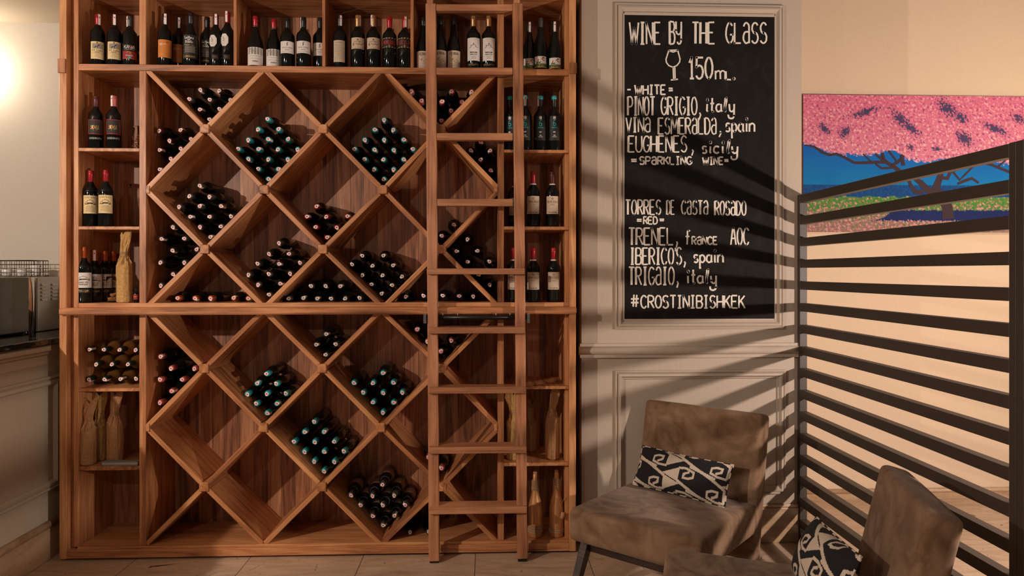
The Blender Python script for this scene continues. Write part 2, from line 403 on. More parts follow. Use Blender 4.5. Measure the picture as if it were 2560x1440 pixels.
# baseboard, chair rail and panel mouldings of the panelled wall
m = MB(); m.box((XP0, YP-.022, 0), (XP1, YP, .215)); m.box((XP0, YP-.015, .215), (XP1, YP, .235)); struct(m.build('baseboard_front', BASESTONE, bevel=.004))
zc = az(876, 4.16, 1700)
m = MB(); m.box((XP0-.012, YP-.022, zc+.022), (XP1, YP, zc+.042)); m.box((XP0-.012, YP-.022, zc-.045), (XP1, YP, zc-.024))
m.box((XP0-.02, YP-.02, zc-.024), (XP1, YP, zc+.022))
m.tube([(XP0-.02, YP-.02, zc), (XP1, YP-.02, zc)], .026, 14); struct(m.build('trim_1', GREIGE))
def moulding(name, x0, x1, y0, y1, wpx=22, mat=GREIGE):
    """stepped picture-frame moulding on the panelled wall"""
    a = at(x0, y0, YP); b = at(x1, y1, YP); X0, X1 = a.x, b.x; Z1, Z0 = at((x0+x1)/2, y0, YP).z, at((x0+x1)/2, y1, YP).z
    W = wpx/F*4.2; prof = [(0, 0), (0, .016), (.14*W, .020), (.3*W, .012), (.36*W, .026), (.6*W, .030), (.78*W, .016), (.84*W, .012), (.92*W, .012), (W, .004), (W, 0)]
    m = MB(); o = len(m.v); k = len(prof)
    for (cx, cz, ix, iz) in ((X0, Z0, 1, 1), (X1, Z0, -1, 1), (X1, Z1, -1, -1), (X0, Z1, 1, -1)):
        for d, h in prof: m.v.append((cx+ix*d, YP-h, cz+iz*d))
    for i in range(4):
        for j in range(k-1):
            p = i*k+j; q = ((i+1) % 4)*k+j; m.face([p, q, q+1, p+1])
    return struct(m.build(name, mat))
moulding('trim_2', 1537, 1957, 12, 822)
moulding('trim_3', 1537, 1962, 925, 1236)

# ================================================================== WINE RACK
YF, YC, YB = 4.06, 4.09, 4.48
rack = thing('wine_rack', (ax(790, YF), YF, 0), 'tall walnut wine rack with diamond lattice bins and side shelves', 'wine rack')
def rb(name, a, b, mat=WOOD, bevel=.002): return part_box(name, mat, rack, a, b, bevel)
XL0, XL1 = ax(148, YF), ax(166, YF)
XR0, XR1 = ax(1423, YF), ax(1440, YF)
ZTOP = 3.365
rb('stile', (XL0, YF, .012), (XL1, YB, ZTOP)); rb('stile', (XR0, YF, .012), (XR1, YB, ZTOP))
XS0, XS1 = ax(184, YC), ax(196, YC)                   # inner side panel left
rb('filler_strip', (XL1, YF+.05, .06), (XS0, YF+.07, ZTOP)); rb('side_panel', (XS0, YC, .07), (XS1, YB, ZTOP))
rb('side_panel', (ax(1412, YC+.02), YC+.02, .07), (XR0, YB, ZTOP))
XD0, XD1 = ax(348, YC), ax(365, YC); XE0, XE1 = ax(1244, YC), ax(1260, YC)
ZS1, ZS0 = at(800, 166, YC).z, at(800, 182, YC).z     # top shelf
ZLT, ZL1, ZL0 = at(700, 757, YC).z, at(700, 769, 4.034).z, at(700, 787, 4.034).z
ZF = at(500, 1362, YC).z
rb('shelf', (XS1, YC, ZS0), (XR0, YB-.01, ZS1))
rb('shelf', (XS1, YC, ZL1), (XR0, YB-.01, ZLT))
rb('ledge', (ax(145, 4.034), 4.034, ZL0), (ax(1442, 4.034), YB-.01, ZL1), bevel=.008)
rb('bottom_board', (XS1, YC-.012, ZF-.02), (XR0, YB-.01, ZF))
rb('bottom_rail', (XL1, YF, .014), (XR0, YC+.02, .060)); rb('plinth', (XL0+.03, YF+.03, 0), (XR1-.03, YB-.02, .014), PLINTH)
rb('top_board', (XL1, YF+.01, 3.325), (XR0, YB-.01, ZTOP))
for z0, z1 in ((ZF, ZL0), (ZLT, ZS0), (ZS1, 3.325)):
    rb('divider', (XD0, YC, z0), (XD1, YB-.01, z1)); rb('divider', (XE0, YC, z0), (XE1, YB-.01, z1))
for xa, xb in ((583, 591), (805, 813), (1026, 1034)): rb('divider', (ax(xa, YC), YC+.004, ZS1), (ax(xb, YC), YB-.01, 3.325))
m = MB(); m.box((XS0, YB-.012, ZF-.02), (XR0, YB, ZTOP)); m.build('back_panel', PLANKS, rack, -Vector(rack.location))
ZSH = {}
for k, (y0, y1) in {'l1': (370, 378.5), 'l2': (566, 574), 'l3': (971, 979), 'l4': (1166, 1176)}.items():
    ZSH[k] = at(270, y0, YC).z; rb('shelf', (XS1, YC, at(270, y1, YC).z), (XD0, YB-.01, ZSH[k]))
for k, (y0, y1) in {'r1': (375, 382.5), 'r2': (566.5, 574.5), 'r3': (965, 972.5), 'r4': (1156, 1164)}.items():
    ZSH[k] = at(1340, y0, YC).z; rb('shelf', (XE1, YC-.01, at(1340, y1, YC).z), (XR0, YB-.01, ZSH[k]))
za, zb = at(157, 183, YF).z, at(157, 148, YF).z
rb('end_block', (XL0-.004, YF-.012, za), (XL1, YF, zb)); rb('end_block', (XR0, YF-.012, at(1431, 185, YF).z), (XR1+.004, YF, at(1431, 158, YF).z))
BOARDS = []
def lattice(cols, rows):
    node = {(i, j): at(cols[i], rows[j], YC) for i in range(7) for j in range(5) if (i+j) % 2 == 0}
    for (i, j), p in node.items():
        inner = i in (1, 3, 5) and j in (1, 3) or i in (2, 4) and j == 2
        if inner:
            h = .0265; rb('joint_block', (p.x-h, YC-.008, p.z-h), (p.x+h, YB-.012, p.z+h), bevel=.004)
        for di in (1, -1):
            q = node.get((i+di, j+1))
            if q is None: continue
            a, b = Vector(p), Vector(q); d = (b-a); L = d.length; d.normalize()
            qin = (i+di) in (1, 3, 5) and (j+1) in (1, 3) or (i+di) in (2, 4) and j+1 == 2
            s0 = .030 if inner else .004; s1 = L-(.030 if qin else .004)
            a2, b2 = a+d*s0, a+d*s1; c = (a2+b2)/2; l = (b2-a2).length
            BOARDS.append((a.x, a.z, b.x, b.z))
            mb = MB(); mb.box((-l/2, -.19, -.0135), (l/2, .19, .0135))
            o = mb.build('lattice_board', WOOD, rack, Vector((c.x, YC+.194, c.z))-rack.location, .0015, 1)
            o.rotation_euler = (0, -math.atan2(d.z, d.x), 0)
    for (i, j) in ((0, 2), (6, 2)):
        p = node[(i, j)]; sx = (XD1, XD1+.02) if i == 0 else (XE0-.02, XE0)
        rb('joint_block', (sx[0], YC-.004, p.z-.022), (sx[1], YB-.012, p.z+.022))
lattice([364, 512, 660, 807, 957, 1102, 1249], [172, 322, 474, 623, 769])
lattice([364, 510, 658, 805, 952, 1103, 1249], [776, 921, 1069, 1217, 1363])

# ================================================================== LADDER
lad = thing('library_ladder', (ax(1190, 3.95), 3.95, 0), 'wooden library ladder leaning against the right part of the rack', 'ladder')
def lad_y(z): return 3.945+(z/3.32)*.075
def lp(x, y):
    Y = 3.98
    for _ in range(4): p = at(x, y, Y); Y = lad_y(p.z)
    return at(x, y, Y)
def lad_board(name, a, b, wd, dp, back=0):
    """board between two front-face centre points; wd across, dp in depth"""
    a, b = Vector(a), Vector(b); d = b-a; l = d.length; mb = MB(); mb.box((-l/2, 0, -wd/2), (l/2, dp, wd/2))
    o = mb.build(name, LADDER, lad, (a+b)/2+Vector((0, back, 0))-lad.location, .004, 2)
    x = d.normalized(); yv = Vector((0, 1, 0)); z = x.cross(yv).normalized(); yv = z.cross(x)
    o.rotation_mode = 'QUATERNION'; o.rotation_quaternion = Matrix((x, yv, z)).transposed().to_quaternion()
    return o
for xa, xb, yb in ((1076.5, 1085, 1404), (1294, 1306, 1398)):
    lad_board('ladder_stile', lp(xb, yb), lp(xa, 8), .060, .05)
    top = lp(xa-2, 8); lad_board('stile_extension', top, top+Vector((0, .002, .07)), .038, .03, .012)
    f = lp(xb, yb+2); f = part_box('rubber_foot', BLACKM, lad, (f.x-.026, f.y+.006, 0), (f.x+.026, f.y+.046, f.z), .003)
for ya, yb in ((9.5, 26), (168, 186), (332, 350), (497, 515)):
    a = lp(1090, (ya+yb)/2); b = lp(1282, (ya+yb)/2); lad_board('rung', a, b, (yb-ya)/F*4.02, .045, .004)
for x0, x1, yt, ya, yb in ((1068, 1312, 657, 671, 686), (1071, 1313, 802, 817, 833), (1072, 1315, 946, 966, 982), (1073, 1316, 1093, 1114, 1131), (1074, 1317, 1241, 1264, 1281)):
    a = lp(x0, (ya+yb)/2); b = lp(x1, (ya+yb)/2); z = (a.z+b.z)/2; h = (yb-ya)/F*3.93
    part_box('step', LADDER, lad, (a.x, a.y-.028, z-h/2), (b.x, a.y+.085, z+h/2), .004, 2)
z = lp(1200, 795).z
mb = MB(); mb.smooth = True; x0, x1 = ax(1062, 3.96), ax(1322, 3.96); y = 4.025
mb.tube([(ax(1064, y), y, z), (ax(1320, y), y, z)], .0135, 12); mb.build('guide_rail', BLACKM, lad, -Vector(lad.location))
for xx in (1062, 1321):
    part_box('rail_clamp', CHROME, lad, (ax(xx, 3.97)-.009, 3.965, z-.03), (ax(xx, 3.97)+.009, 4.04, z+.025), .003)
for xx in (1107, 1144, 1240, 1275):
    mb = MB(); mb.tube([(0, 0, 0), (0, 0, .022)], .004, 8); mb.build('rail_screw', CHROME, lad, Vector((ax(xx, 4.02), 4.02, z+.008))-lad.location)

# ================================================================== BOTTLES
def bordeaux(R, h): return [(0, .004), (R*.6, .002), (R*.93, 0), (R, .006), (R, .60*h), (R*.985, .635*h), (R*.9, .675*h), (R*.66, .715*h), (.0195, .755*h), (.0152, .79*h), (.0145, .86*h), (.0145, .985*h), (.011, h)]
def burgundy(R, h): return [(0, .004), (R*.6, .002), (R*.93, 0), (R, .006), (R, .42*h), (R*.96, .48*h), (R*.82, .56*h), (R*.6, .645*h), (.021, .72*h), (.0158, .79*h), (.0148, .86*h), (.0145, .985*h), (.011, h)]
def champagne(R, h): return [(0, .004), (R*.6, .002), (R*.93, 0), (R, .006), (R, .38*h), (R*.96, .46*h), (R*.8, .56*h), (R*.55, .67*h), (.019, .77*h), (.0155, .83*h), (.015, .985*h), (.011, h)]
SHAPE = {'bordeaux': bordeaux, 'burgundy': burgundy, 'champagne': champagne}
CACHE = {}
def glass_mesh(style, R, h, mat):
    k = (style, round(R, 4), round(h, 3), mat.name)
    if k not in CACHE:
        mb = MB(); mb.smooth = True; mb.lathe(SHAPE[style](R, h), 28, cap=False); CACHE[k] = mb.mesh('bottle_glass', mat)
    return CACHE[k]
def capsule_mesh(h, frac, mat, band=None, lip=True):
    k = ('cap', round(h, 3), frac, mat.name, band.name if band else '', lip)
    if k not in CACHE:
        z0 = h*(1-frac); mb = MB(); mb.smooth = True
        mb.lathe([(.0150, z0), (.0158, z0+.001), (.0156, h-.028), (.0170, h-.024), (.0170, h-.016), (.0156, h-.013), (.0160, h-.004), (.0150, h+.0008), (.006, h+.0014), (0, h+.0014)], 24, cap=False)
        if band:
            mb.m = 1; mb.lathe([(.0160, z0+.002), (.0163, z0+.003), (.0163, z0+.008), (.0158, z0+.009)], 24, cap=False)
        CACHE[k] = mb.mesh('foil_capsule', [mat, band] if band else mat)
    return CACHE[k]
def stamp_mesh(h, kind=0, hue=0):
    """paper tax stamp: seal on the cap top with a strip folding down one side"""
    k = ('st', round(h, 3), kind, hue)
    if k not in CACHE:
        mb = MB(); zt = h+.0022; n = 14; wd = .0065
        if kind != 2:
            mb.quad([(.0106*math.cos(2*PI*i/n), .0106*math.sin(2*PI*i/n)-.002, zt) for i in range(n)])
            mb.m = 1; mb.quad([(.0054*math.cos(2*PI*i/n), .0054*math.sin(2*PI*i/n)-.002, zt+.0006) for i in range(n)]); mb.m = 0
        L = (.045, .028, .062)[kind]
        pts = [(-.003, zt-.0002), (-.0150, zt-.0004), (-.0172, zt-.004), (-.0176, h-.028), (-.0166, h-L)]
        o = len(mb.v)
        for y, z in pts: mb.v += [(-wd, y, z), (wd, y, z)]
        for i in range(len(pts)-1): mb.face([o+2*i, o+2*i+1, o+2*i+3, o+2*i+2])
        if kind == 2:
            mb.m = 1; mb.quad([(.004*math.cos(2*PI*i/n), -.0180, h-.018+.004*math.sin(2*PI*i/n)) for i in range(n)])
        CACHE[k] = mb.mesh('tax_stamp', [STAMPW, STAMPR if hue == 0 else STAMPG])
    return CACHE[k]
CAPM = {'teal': plain('teal_foil', srgb(46, 158, 170), .4, .15), 'black': plain('black_foil', srgb(26, 23, 22), .4), 'red': plain('red_foil', srgb(160, 26, 36), .35, .2),
        'orange': plain('copper_foil', srgb(196, 98, 52), .35, .5), 'pink': plain('rosy_foil', srgb(190, 96, 92), .4, .2), 'plum': plain('plum_foil', srgb(88, 40, 44), .4, .2), 'silver': plain('silver_foil', srgb(92, 86, 84), .35, .5),
        'gold': plain('gold_foil', srgb(186, 140, 92), .35, .6), 'green': plain('dark_green_foil', srgb(20, 38, 30), .4), 'grey': plain('grey_foil', srgb(74, 70, 68), .4, .3)}
QX = Quaternion((1, 0, 0), PI/2)
ORD = ['first', 'second', 'third', 'fourth', 'fifth', 'sixth', 'seventh', 'eighth', 'ninth']
HL = .29
def lying(x, y, R, cap, label, group, style='bordeaux', gmat=GLASS, hue=0, Yc=4.17, extra=None):
    Yc += random.uniform(-.006, .008); p = at(x, y, Yc)
    r = thing('wine_bottle', (p.x, Yc+HL, p.z), label, 'bottle', group)
    r.rotation_mode = 'QUATERNION'; r.rotation_quaternion = QX @ Quaternion((0, 0, 1), random.uniform(-2.6, 2.6))
    link('bottle_glass', glass_mesh(style, R, HL, gmat), r)
    link('foil_capsule', capsule_mesh(HL, .2, CAPM[cap]), r)
    link('tax_stamp', stamp_mesh(HL, random.choice((0, 0, 1)), hue), r)
    if extra: extra(r, R)
    return r
def seg_dist(px, pz, s):
    ax_, az_, bx, bz = s; dx, dz = bx-ax_, bz-az_; t = max(0, min(1, ((px-ax_)*dx+(pz-az_)*dz)/(dx*dx+dz*dz)))
    return math.hypot(px-ax_-t*dx, pz-az_-t*dz)
def cell(where, caps, cap, group, hue=0, style='bordeaux', extra=None, desc=None):
    P = [at(x, y, 4.17) for x, y in caps]
    dmin = min([math.hypot(P[i].x-P[j].x, P[i].z-P[j].z) for i in range(len(P)) for j in range(i)] or [.1])/2-.0006
    bmin = min(seg_dist(p.x, p.z, b) for p in P for b in BOARDS)-.0142
    R = max(.036, min(.047, dmin, bmin))
    rows = {}
    for q, (x, y) in enumerate(caps):
        for k in rows:
            if abs(k-y) < 9: rows[k].append((x, y)); break
        else: rows[y] = [(x, y)]
    ks = sorted(rows, reverse=True)
    for i, k in enumerate(ks):
        row = sorted(rows[k]); rn = 'bottom row' if i == 0 else 'top row' if i == len(ks)-1 else ORD[i]+' row up'
        if len(ks) == 1: rn = 'single row'
        for j, (x, y) in enumerate(row):
            pos = 'the only bottle' if len(row) == 1 else 'leftmost' if j == 0 else 'rightmost' if j == len(row)-1 else ORD[j]+' from left'
            lab = f"{desc or cap+'-capped'} lying bottle, {pos} of the {rn}, {where}"
            lying(x, y, R, cap, lab, group, style, hue=hue, extra=extra)
U, D = 'above ledge', 'below ledge'
cell('top left triangle', [(500.6,223.8),(548.5,225.8),(474.6,248.5),(525.6,249.8),(576,249.4),(499,274),(549.6,273.5),(525,298.8)], 'silver', 'bottles in the top left triangle bin')
cell('upper left edge bin', [(398.5,326),(450.6,325.8),(423.5,350.8),(477,347),(398,375),(451.7,370.6),(427,396),(398.5,423.8)], 'plum', 'bottles in the upper left edge bin', desc='pink-sealed')
cell('upper left diamond', [(670,298),(646,322.7),(695.7,323.5),(621,349),(670,347.7),(720,348.7),(596.7,373),(646,373),(695.7,373),(744.4,373),(620.7,397),(671.5,397.7),(719.7,398),(647,423),(695.4,423),(670.5,447.7)], 'teal', 'teal capped bottles in the upper left diamond')
cell('upper right diamond', [(960.6,299),(936.6,324),(984,324),(912,349),(960.6,349),(1009,349),(887.6,373),(936,373.8),(984.5,374.6),(1033.5,373),(912.7,398.5),(959.8,398.5),(1009,398),(935.8,423),(984.5,423),(960.6,447.7)], 'teal', 'teal capped bottles in the upper right diamond')
cell('top right triangle', [(1028,227.5),(1053,252.5),(1079,228),(1079,277.5),(1129.4,228),(1179.6,229),(1104.4,254),(1154.6,254.4),(1128.3,277.5),(1104.4,302.5)], 'pink', 'bottles in the top right triangle bin', desc='pink-capped')
cell('right edge bin behind ladder', [(1201,354.6),(1176,375.4),(1226.5,376),(1201,400),(1226,425.4)], 'plum', 'bottles in the upper right edge bin', desc='pale-sealed')
cell('left diamond under first cross', [(499,463.5),(474.5,489.5),(524,490.8),(448,516),(498.8,516),(552,515),(475,542),(525.5,541.8),(578.5,541.8),(500,566.6),(553.5,566),(525.5,593)], 'silver', 'bottles in the left diamond of the middle row')
cell('lower left edge bin', [(432,567),(403,597),(462,596.5),(431,625.6),(491,624.4),(402,655.5),(461,655.5),(432.5,685),(402.3,713)], 'silver', 'bottles in the left edge bin above the ledge')
cell('bin on ledge at left', [(445,745.4),(487,745.4),(526,745.4),(584,745.4),(620,746)], 'orange', 'copper capped bottles on the ledge at left', desc='copper-capped')
cell('center diamond', [(790.6,516.5),(766.7,541.5),(816.7,541),(867.7,540.4),(790.6,567.5),(841.7,568),(817,593.5)], 'red', 'red capped bottles in the center diamond', hue=1)
cell('left diamond touching ledge', [(697.3,606.7),(672,634),(724,634.6),(645,660),(697,659.6),(751,658),(621.5,686),(673,685.8),(725,683),(645.8,711),(700,709),(674,736.7)], 'silver', 'bottles in the left diamond touching the ledge')
cell('middle bin on ledge', [(778.8,715.4),(813.5,714.4),(850,715.8),(723,746),(758,745.6),(792.7,746.7),(829,746.7),(864,745.6),(900,745.6)], 'grey', 'bottles in the middle bin on the ledge', hue=1, desc='white-sealed')
cell('right diamond touching ledge', [(907,639.7),(957.6,639.4),(881,662),(932.6,663.8),(982,664),(906.7,687),(957.6,687.6),(1006,690.4),(930,711),(981.7,713),(953,735)], 'black', 'bottles in the right diamond touching the ledge', hue=1, desc='black-capped')
cell('diamond behind ladder above ledge', [(1134,561),(1105.6,590)], 'plum', 'bottles in the right diamond behind the ladder', desc='dark')
cell('right edge bin above ledge', [(1168.7,597),(1140,628),(1195,627),(1167.7,654.6),(1224.6,654.6),(1195,686),(1224,711)], 'black', 'bottles in the right edge bin above the ledge', desc='dark')
cell('right bin on ledge', [(1015,740.4),(1059.5,740.4),(1108,739.5),(1149,740),(1183,740)], 'black', 'bottles in the right bin on the ledge', desc='dark')
cell('left edge bin under ledge', [(400.7,892),(428,920.5),(486.5,921),(401,949.8),(456.7,949),(428.7,977.8),(399.8,1006)], 'pink', 'rosy capped bottles in the left edge bin under the ledge', desc='rosy-capped')
cell('center triangle under ledge', [(814.6,835.4),(790,861.7),(840.5,860.7),(815.6,886.6)], 'grey', 'bottles in the triangle under the ledge', hue=1, desc='white-sealed')
cell('left diamond under ledge', [(667.4,934.6),(642.5,959),(691.5,960),(618,985),(667.4,983.8),(715.4,984.6),(641.5,1009.5),(692,1009.5),(667.4,1032.8)], 'teal', 'teal capped bottles in the left diamond under the ledge')
cell('right diamond under ledge', [(957,932.6),(884.3,957),(933.3,957),(982.9,956.5),(909,982),(957.6,981.8),(1005.8,980.6),(933.7,1005.5),(983.5,1006.5),(957.6,1030.8)], 'teal', 'teal capped bottles in the right diamond under the ledge')
cell('lower center diamond', [(786.5,1055),(761,1080),(810,1080),(736,1104.6),(786.5,1104.6),(836.8,1103.7),(761,1129),(810,1129),(860.6,1129),(785.6,1153),(835.7,1154),(809.7,1177.7)], 'teal', 'teal capped bottles in the lower center diamond')
def paper_bands(r, R):
    for z0, z1, nm, mt in ((.08, .165, 'label', LABK), (.196, .222, 'neck_label', LABS)):
        k = (nm, round(R, 4))
        if k not in CACHE:
            mb = MB(); mb.smooth = True
            if nm == 'label': pr = [(R+.0006, z0), (R+.0006, z1)]
            else: pr = [(R*.80, .199), (R*.55, .214)]
            mb.lathe(pr, 28, cap=False); CACHE[k] = mb.mesh(nm, mt)
        link(nm, CACHE[k], r)
LABK = plain('tan_label_paper', srgb(150, 116, 90), .7); LABS = plain('silver_label_paper', srgb(150, 140, 134), .5, .2)
cell('bottom right diamond', [(957.5,1211.6),(877,1237.8),(931,1239),(985.7,1237.8),(902.8,1263.5),(958,1264),(1014,1263),(931,1290),(985.7,1290),(957,1313.4)], 'silver', 'labelled bottles in the bottom right diamond', extra=paper_bands, desc='tan-labelled')
cell('floor bin left of ladder', [(1025,1329),(1071,1329)], 'black', 'bottles in the floor bin by the ladder', hue=1, desc='dark')
cell('right triangle under ledge', [(1042.7,823.8),(1069,853),(1128.8,850.4),(1102,879)], 'pink', 'bottles in the right triangle under the ledge', desc='pink-capped')
cell('lower right diamond behind ladder', [(1071,1144),(1104.5,1171)], 'pink', 'bottles in the lower right diamond behind the ladder', desc='pink-sealed')
for i, (yy, xs) in enumerate(((948, (222, 260.5, 300.4, 341)), (910, (241.3, 280.8, 321)), (874, (222.4, 261.4, 300.4, 340)))):
    for j, x in enumerate(xs):
        pos = ['leftmost', 'second from left', 'third from left', 'rightmost'][j] if len(xs) == 4 else ['leftmost', 'middle', 'rightmost'][j]
        lying(x, yy, .0425, 'green', f"amber lying bottle with dark green cap, {pos} of the {['bottom','middle','top'][i]} row, left shelf", 'amber bottles lying on the left shelf', gmat=AMBER, Yc=4.15)

# ------------------------------------------------------------------ standing bottles
PRINTC = {'k': plain('print_black', srgb(50, 42, 40), .7), 'w': plain('print_white', srgb(228, 222, 214), .6), 'r': plain('print_red', srgb(180, 30, 36), .5), 'g': plain('print_gold', srgb(206, 160, 84), .4, .3),
          't': plain('print_teal', srgb(50, 170, 172), .5), 'n': plain('print_green', srgb(50, 110, 60), .6), 'y': plain('print_grey', srgb(150, 140, 132), .7), 'b': plain('print_brown', srgb(120, 84, 60), .7)}
PK = list(PRINTC); PM = [PRINTC[k] for k in PK]
LABC = {'cream': plain('label_cream', srgb(222, 198, 146), .7), 'white': plain('label_white', srgb(216, 208, 202), .7), 'red': plain('label_red', srgb(146, 34, 40), .6), 'orange': plain('label_orange', srgb(206, 124, 52), .65),
        'black': plain('label_black', srgb(30, 27, 26), .6), 'grey': plain('label_grey', srgb(150, 140, 136), .6), 'kraft': plain('label_kraft', srgb(200, 178, 154), .7), 'green': plain('label_green', srgb(40, 84, 50), .6)}
def add_label(root, R, z0, z1, half, col, items=(), off=0, shape='rect', name='label'):
    """paper label bent round the glass; items are printed on it: ('t',text,cx,cy,h,w,colour) ('r',x0,y0,x1,y1,colour) ('s',points,width,colour)"""
    rr = R+.0006; W = 2*half*rr; Hh = z1-z0
    def mp(e): return lambda x, y: Vector(((rr+e)*math.sin(off+(x-.5)*W/rr), -(rr+e)*math.cos(off+(x-.5)*W/rr), z0+y*Hh))
    mb = MB(); mb.smooth = True; n = 14; f = mp(0)
    for i in range(n):
        a, b = i/n, (i+1)/n
        c = lambda t: (.0, 1.) if shape == 'rect' else (max(0, .28-t*1.0, (t-.72)*1.0), 1-max(0, .28-t*1.0, (t-.72)*1.0))
        (l0, h0), (l1, h1) = c(a), c(b); mb.quad([f(a, l0), f(b, l1), f(b, h1), f(a, h0)])
    lo = mb.build(name, LABC[col], root)
    if items:
        pm = MB(); g = mp(.0006)
        for it in items:
            if it[0] == 't':
                _, s, cx, cy, h, wd, c = it; pm.m = PK.index(c); st, tot = strokes(s)
                for pl in st: 
                    P = [((cx-wd/2+x/tot*wd)*W, (cy-h/2+y*h)*Hh) for x, y in pl]
                    ribbon(pm, P, max(.0012, h*Hh*.13), lambda x, y: g(x/W, y/Hh))
            elif it[0] == 'r':
                _, x0, y0, x1, y1, c = it; pm.m = PK.index(c); k = 6
                for i in range(k):
                    a, b = x0+(x1-x0)*i/k, x0+(x1-x0)*(i+1)/k; pm.quad([g(a, y0), g(b, y0), g(b, y1), g(a, y1)])
            else:
                _, P, wd, c = it; pm.m = PK.index(c); g2 = mp(.0010); ribbon(pm, [(x*W, y*Hh) for x, y in P], wd, lambda x, y: g2(x/W, y/Hh))
        pm.build('print', PM, lo)
    return lo
def lines(y0, y1, n, w0=.3, w1=.7, c='y'):
    out = []
    for i in range(n):
        y = y0+(y1-y0)*i/max(1, n-1); d = random.uniform(0, .08); out.append(('r', w0+d, y, w1-d, y+.018, c))
    return out
DEER = [('r', .16, .60, .84, .88, 'y'), ('s', [(.34,.62),(.38,.70),(.52,.72),(.60,.80),(.66,.80)], .004, 'k'), ('s', [(.36,.70),(.35,.60)], .002, 'k'), ('s', [(.52,.70),(.53,.60)], .002, 'k'), ('s', [(.61,.80),(.52,.90),(.46,.90)], .0012, 'k'), ('s', [(.62,.81),(.70,.92),(.80,.93)], .0012, 'k')]
HOUSE = [('s', [(.14,.52),(.86,.52)], .002, 'k'), ('s', [(.2,.52),(.2,.62),(.3,.62),(.34,.72),(.44,.72),(.5,.78),(.56,.72),(.66,.72),(.7,.62),(.8,.62),(.8,.52)], .0016, 'k'), ('r', .32, .53, .68, .60, 'k'), ('r', .16, .50, .40, .54, 'k'), ('r', .7, .5, .86, .55, 'k')]
def standing(x, ytop, zs, label, group=None, style='bordeaux', R=.0405, cap='black', frac=.2, band=None, Y=4.135, stamp=None, labels=(), spin=0, gmat=GLASS, h=None, yaw=None):
    p = at(x, ytop, Y); hh = h or min(.335, max(.27, p.z-zs))
    r = thing('wine_bottle', (p.x, Y, zs+.0008), label, 'bottle', group)
    r.rotation_euler = (0, 0, -math.atan2(p.x, Y)*.8 if yaw is None else yaw)
    link('bottle_glass', glass_mesh(style, R, hh, gmat), r)
    if cap: link('foil_capsule', capsule_mesh(hh, frac, CAPM[cap], band), r)
    if stamp is not None:
        s = link('tax_stamp', stamp_mesh(hh, 2), r); s.rotation_euler = (0, 0, stamp)
    for (z0, z1, half, col, items, *rest) in labels: add_label(r, R, z0*hh, z1*hh, half, col, items, *rest)
    return r
TS = 'bottles on the top shelf'
elc = lambda: [(.10, .44, .92, 'cream', DEER+[('t', 'El Coto', .5, .50, .10, .66, 'k'), ('t', 'RIOJA', .5, .39, .05, .3, 'b'), ('r', .1, .325, .9, .335, 'b')]+lines(.1, .26, 4)+[('r', .45, .91, .55, .97, 'b')])]
standing(245, 38, ZS1, 'bottle with cream stag label and red capsule, leftmost on the top shelf', TS, cap='red', frac=.2, R=.042, stamp=.5, labels=elc())
standing(287, 39, ZS1, 'bottle with cream stag label and tall white stamp, second on the top shelf', TS, cap='plum', R=.042, stamp=-.02, labels=elc())
kaya = lambda: [(.11, .27, 1.1, 'red', [('s', [(.36,.8),(.45,.92),(.6,.86),(.5,.7),(.64,.62)], .003, 'g'), ('t', 'SHIRAZ', .5, .45, .1, .4, 'w'), ('r', .46, .1, .6, .34, 't'), ('r', .05, .08, .95, .1, 'g')]), (.275, .40, .9, 'black', [('t', 'KAYA', .5, .62, .5, .8, 'w'), ('s', [(.52,.4),(.6,.86)], .003, 'r'), ('r', .12, .2, .88, .26, 'y')], 0, 'rect', 'upper_label')]
standing(325, 43, ZS1, 'bottle with dark red label under white lettering, third on the top shelf', TS, cap='grey', R=.040, stamp=-1.0, labels=kaya())
standing(360, 43, ZS1, 'red-labelled bottle half hidden by the left divider of the top shelf', TS, cap='grey', R=.040, labels=kaya(), Y=4.30)
org = lambda: [(.14, .48, 1.0, 'orange', [('t', '99', .25, .72, .14, .2, 'w'), ('r', .4, .74, .62, .76, 'w'), ('s', [(.6,.85),(.66,.9),(.72,.85),(.66,.8),(.6,.85)], .002, 'r'), ('t', 'TEMPRANILLO', .55, .17, .05, .6, 'g')])]
standing(413, 37, ZS1, 'front bottle with orange label, first in the second top bay', TS, cap='black', R=.042, stamp=.1, labels=org())
standing(448, 47, ZS1, 'orange-labelled bottle set back, behind the black-labelled large bottle', TS, cap='black', R=.041, stamp=.05, labels=org(), Y=4.24)
dia = lambda: [(.12, .56, .95, 'black', [('t', 'Casillero', .42, .88, .10, .56, 'w'), ('t', 'del', .42, .79, .07, .16, 'w'), ('t', 'Diablo', .42, .71, .10, .46, 'w'), ('t', 'Reserva', .42, .585, .06, .56, 'g'), ('s', [(.06,.97),(.92,.97),(.95,.2),(.06,.2)], .0012, 'g'), ('s', [(.06,.04),(.9,.04),(.9,.15),(.06,.15),(.06,.04)], .0014, 'g'), ('t', 'CARMENERE', .48, .095, .06, .7, 'g')]+lines(.26, .5, 7, .1, .86, 'y'))]
standing(477, 34, ZS1, 'large bottle with ornate black and gold label in the second top bay', TS, style='burgundy', cap='black', frac=.2, R=.047, labels=dia(), Y=4.142)
standing(518, 44, ZS1, 'smaller black-and-gold-labelled bottle behind the first white-tag bottle', TS, cap='black', R=.040, labels=dia(), Y=4.22)
tagw = lambda: [(.36, .58, .62, 'white', [('s', [(.3,.8),(.5,.7),(.36,.62),(.6,.55),(.34,.45),(.6,.4)], .0016, 'k'), ('s', [(.25,.22),(.6,.26)], .0014, 'k')], -.45, 'hex'), (.13, .21, .45, 'black', [('s', [(.02,.02),(.98,.02),(.98,.98),(.02,.98),(.02,.02)], .001, 'b'), ('t', 'MERLOT', .5, .5, .3, .6, 'b')], -.1, 'rect', 'lower_label')]
